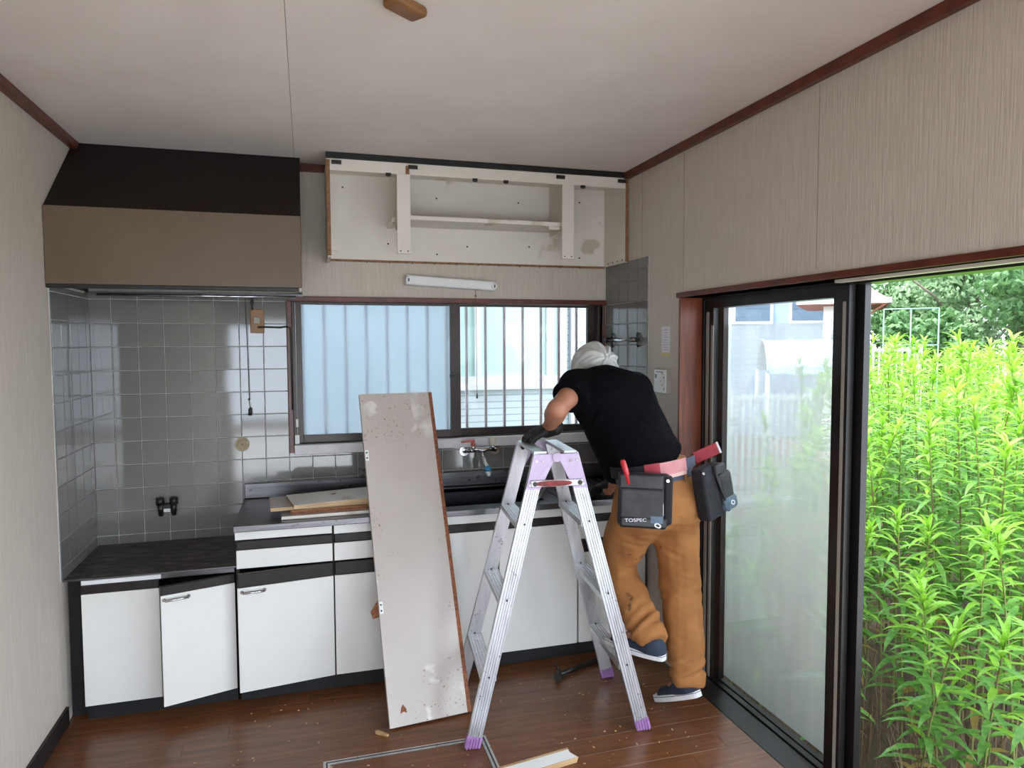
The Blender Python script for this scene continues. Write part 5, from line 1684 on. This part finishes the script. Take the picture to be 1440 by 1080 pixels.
MB().tube([hmx @ Vector((0.28, -0.33, 2.12)), hmx @ Vector((0.03, -0.03, 1.95)), hmx @ Vector((0.03, -0.03, GZ))], 0.02, 8).build('downpipe', M['soffit'], fhh)

# ---- low white fence and a green pipe frame
def fence(name, label, p0, p1, z0, z1, n, m, bw=0.035):
    e = empty(name, ((p0[0] + p1[0]) / 2, (p0[1] + p1[1]) / 2, GZ), label, 'fence')
    a, b = Vector((p0[0], p0[1], 0)), Vector((p1[0], p1[1], 0))
    for z in (z0 + 0.06, z1 - 0.04):
        MB().bar(a + Vector((0, 0, z)), b + Vector((0, 0, z)), 0.03, 0.04).build('fence_rail', m, e)
    for i in range(n):
        p = a.lerp(b, i / (n - 1))
        MB().bar(p + Vector((0, 0, z0)), p + Vector((0, 0, z1)), bw, bw * 0.5, (b - a).normalized()).build('picket', m, e)
    for p in (a, b):
        MB().bar(p + Vector((0, 0, GZ)), p + Vector((0, 0, z1 + 0.03)), 0.05, 0.05, (1, 0, 0)).build('post', m, e)
    return e
fence('picket_fence', 'white vertical bar fence below the arched carport roof', polar(33.6, 6.6), polar(39.6, 6.9), 0.02, 1.06, 13, M['fencewhite'])
fence('low_fence', 'low pale fence in front of the dark shrubs', polar(42.5, 11.0), polar(46.5, 11.2), 0.9, 1.45, 12, M['fencewhite'], 0.03)
pf = empty('garden_trellis', (*polar(45.5, 10.5), GZ), 'thin green garden pipe frame in front of the dark shrubs', 'trellis')
for (d0, z0, d1, z1) in ((44.2, GZ, 44.2, 1.95), (45.9, GZ, 45.9, 1.95), (47.6, GZ, 47.6, 1.95), (44.2, 1.95, 47.6, 1.95), (44.2, 1.48, 47.6, 1.48)):
    x0, y0 = polar(d0, 10.5); x1, y1 = polar(d1, 10.5)
    MB().tube([(x0, y0, z0), (x1, y1, z1)], 0.008, 6).build('pipe', M['netgreen'], pf)

# ---- carport with arched roof, seen through the glass
ca = empty('carport', (*polar(37.5, 9.0), GZ), 'carport with arched translucent roof behind the white fence', 'carport')
c0x, c0y = polar(36.0, 9.6)
cmx = Matrix.Translation((c0x, c0y, 0)) @ Matrix.Rotation(R(-30), 4, 'Z')
arc = [(0.62 * math.cos(R(a)), 1.14 + 0.40 * math.sin(R(a))) for a in range(0, 181, 12)]
CL = 0.33
n_ = len(arc)
for k in range(3):
    x0 = k * CL
    vs_ = [cmx @ Vector((xx, yy, zz)) for xx in (x0 + 0.02, x0 + CL - 0.02) for yy, zz in arc] + [cmx @ Vector((xx, yy, zz + 0.012)) for xx in (x0 + 0.02, x0 + CL - 0.02) for yy, zz in arc]
    fs_ = []
    for i in range(n_ - 1):
        fs_ += [(i, i + 1, n_ + i + 1, n_ + i), (2 * n_ + i, 3 * n_ + i, 3 * n_ + i + 1, 2 * n_ + i + 1)]
    MB().add(vs_, fs_).build('roof_sheet', M['poly'], ca)
for k in range(4):
    MB().tube([cmx @ Vector((k * CL, yy, zz + 0.01)) for yy, zz in arc], 0.016, 6).build('arch_rib', M['whiteframe'], ca)
for k in (0, 3):
    for yy in (0.60, -0.60):
        MB().cyl(cmx @ Vector((k * CL, yy, GZ)), cmx @ Vector((k * CL, yy, 1.16)), 0.025, 10).build('post', M['whiteframe'], ca)
# house wall behind the carport
bx, by = polar(39.3, 15.5)
bh = empty('rear_house', (bx, by, GZ), 'pale blue-grey house wall behind the arched carport', 'house')
bmx = Matrix.Translation((bx, by, 0)) @ Matrix.Rotation(R(-38), 4, 'Z')
M['palewall'] = mat('pale_blue_wall', C(150, 166, 188), C(140, 157, 180), rough=0.8, scale=2)
MB().box(-3.2, 0.30, 0, 3, GZ, 3.6, bmx).build('wall', M['palewall'], bh)
MB().box(-3.4, 0.45, -0.35, 3.3, 3.6, 3.75, bmx).build('roof', M['roof'], bh)
for k in range(3):
    w_ = MB().box(-2.6 + k * 1.1, -1.8 + k * 1.1, -0.04, 0, 1.9, 2.7, bmx).build('window', M['whiteframe'], bh)
    MB().box(-2.54 + k * 1.1, -1.86 + k * 1.1, -0.05, -0.035, 1.96, 2.64, bmx).build('pane', M['bluepatch'], w_)
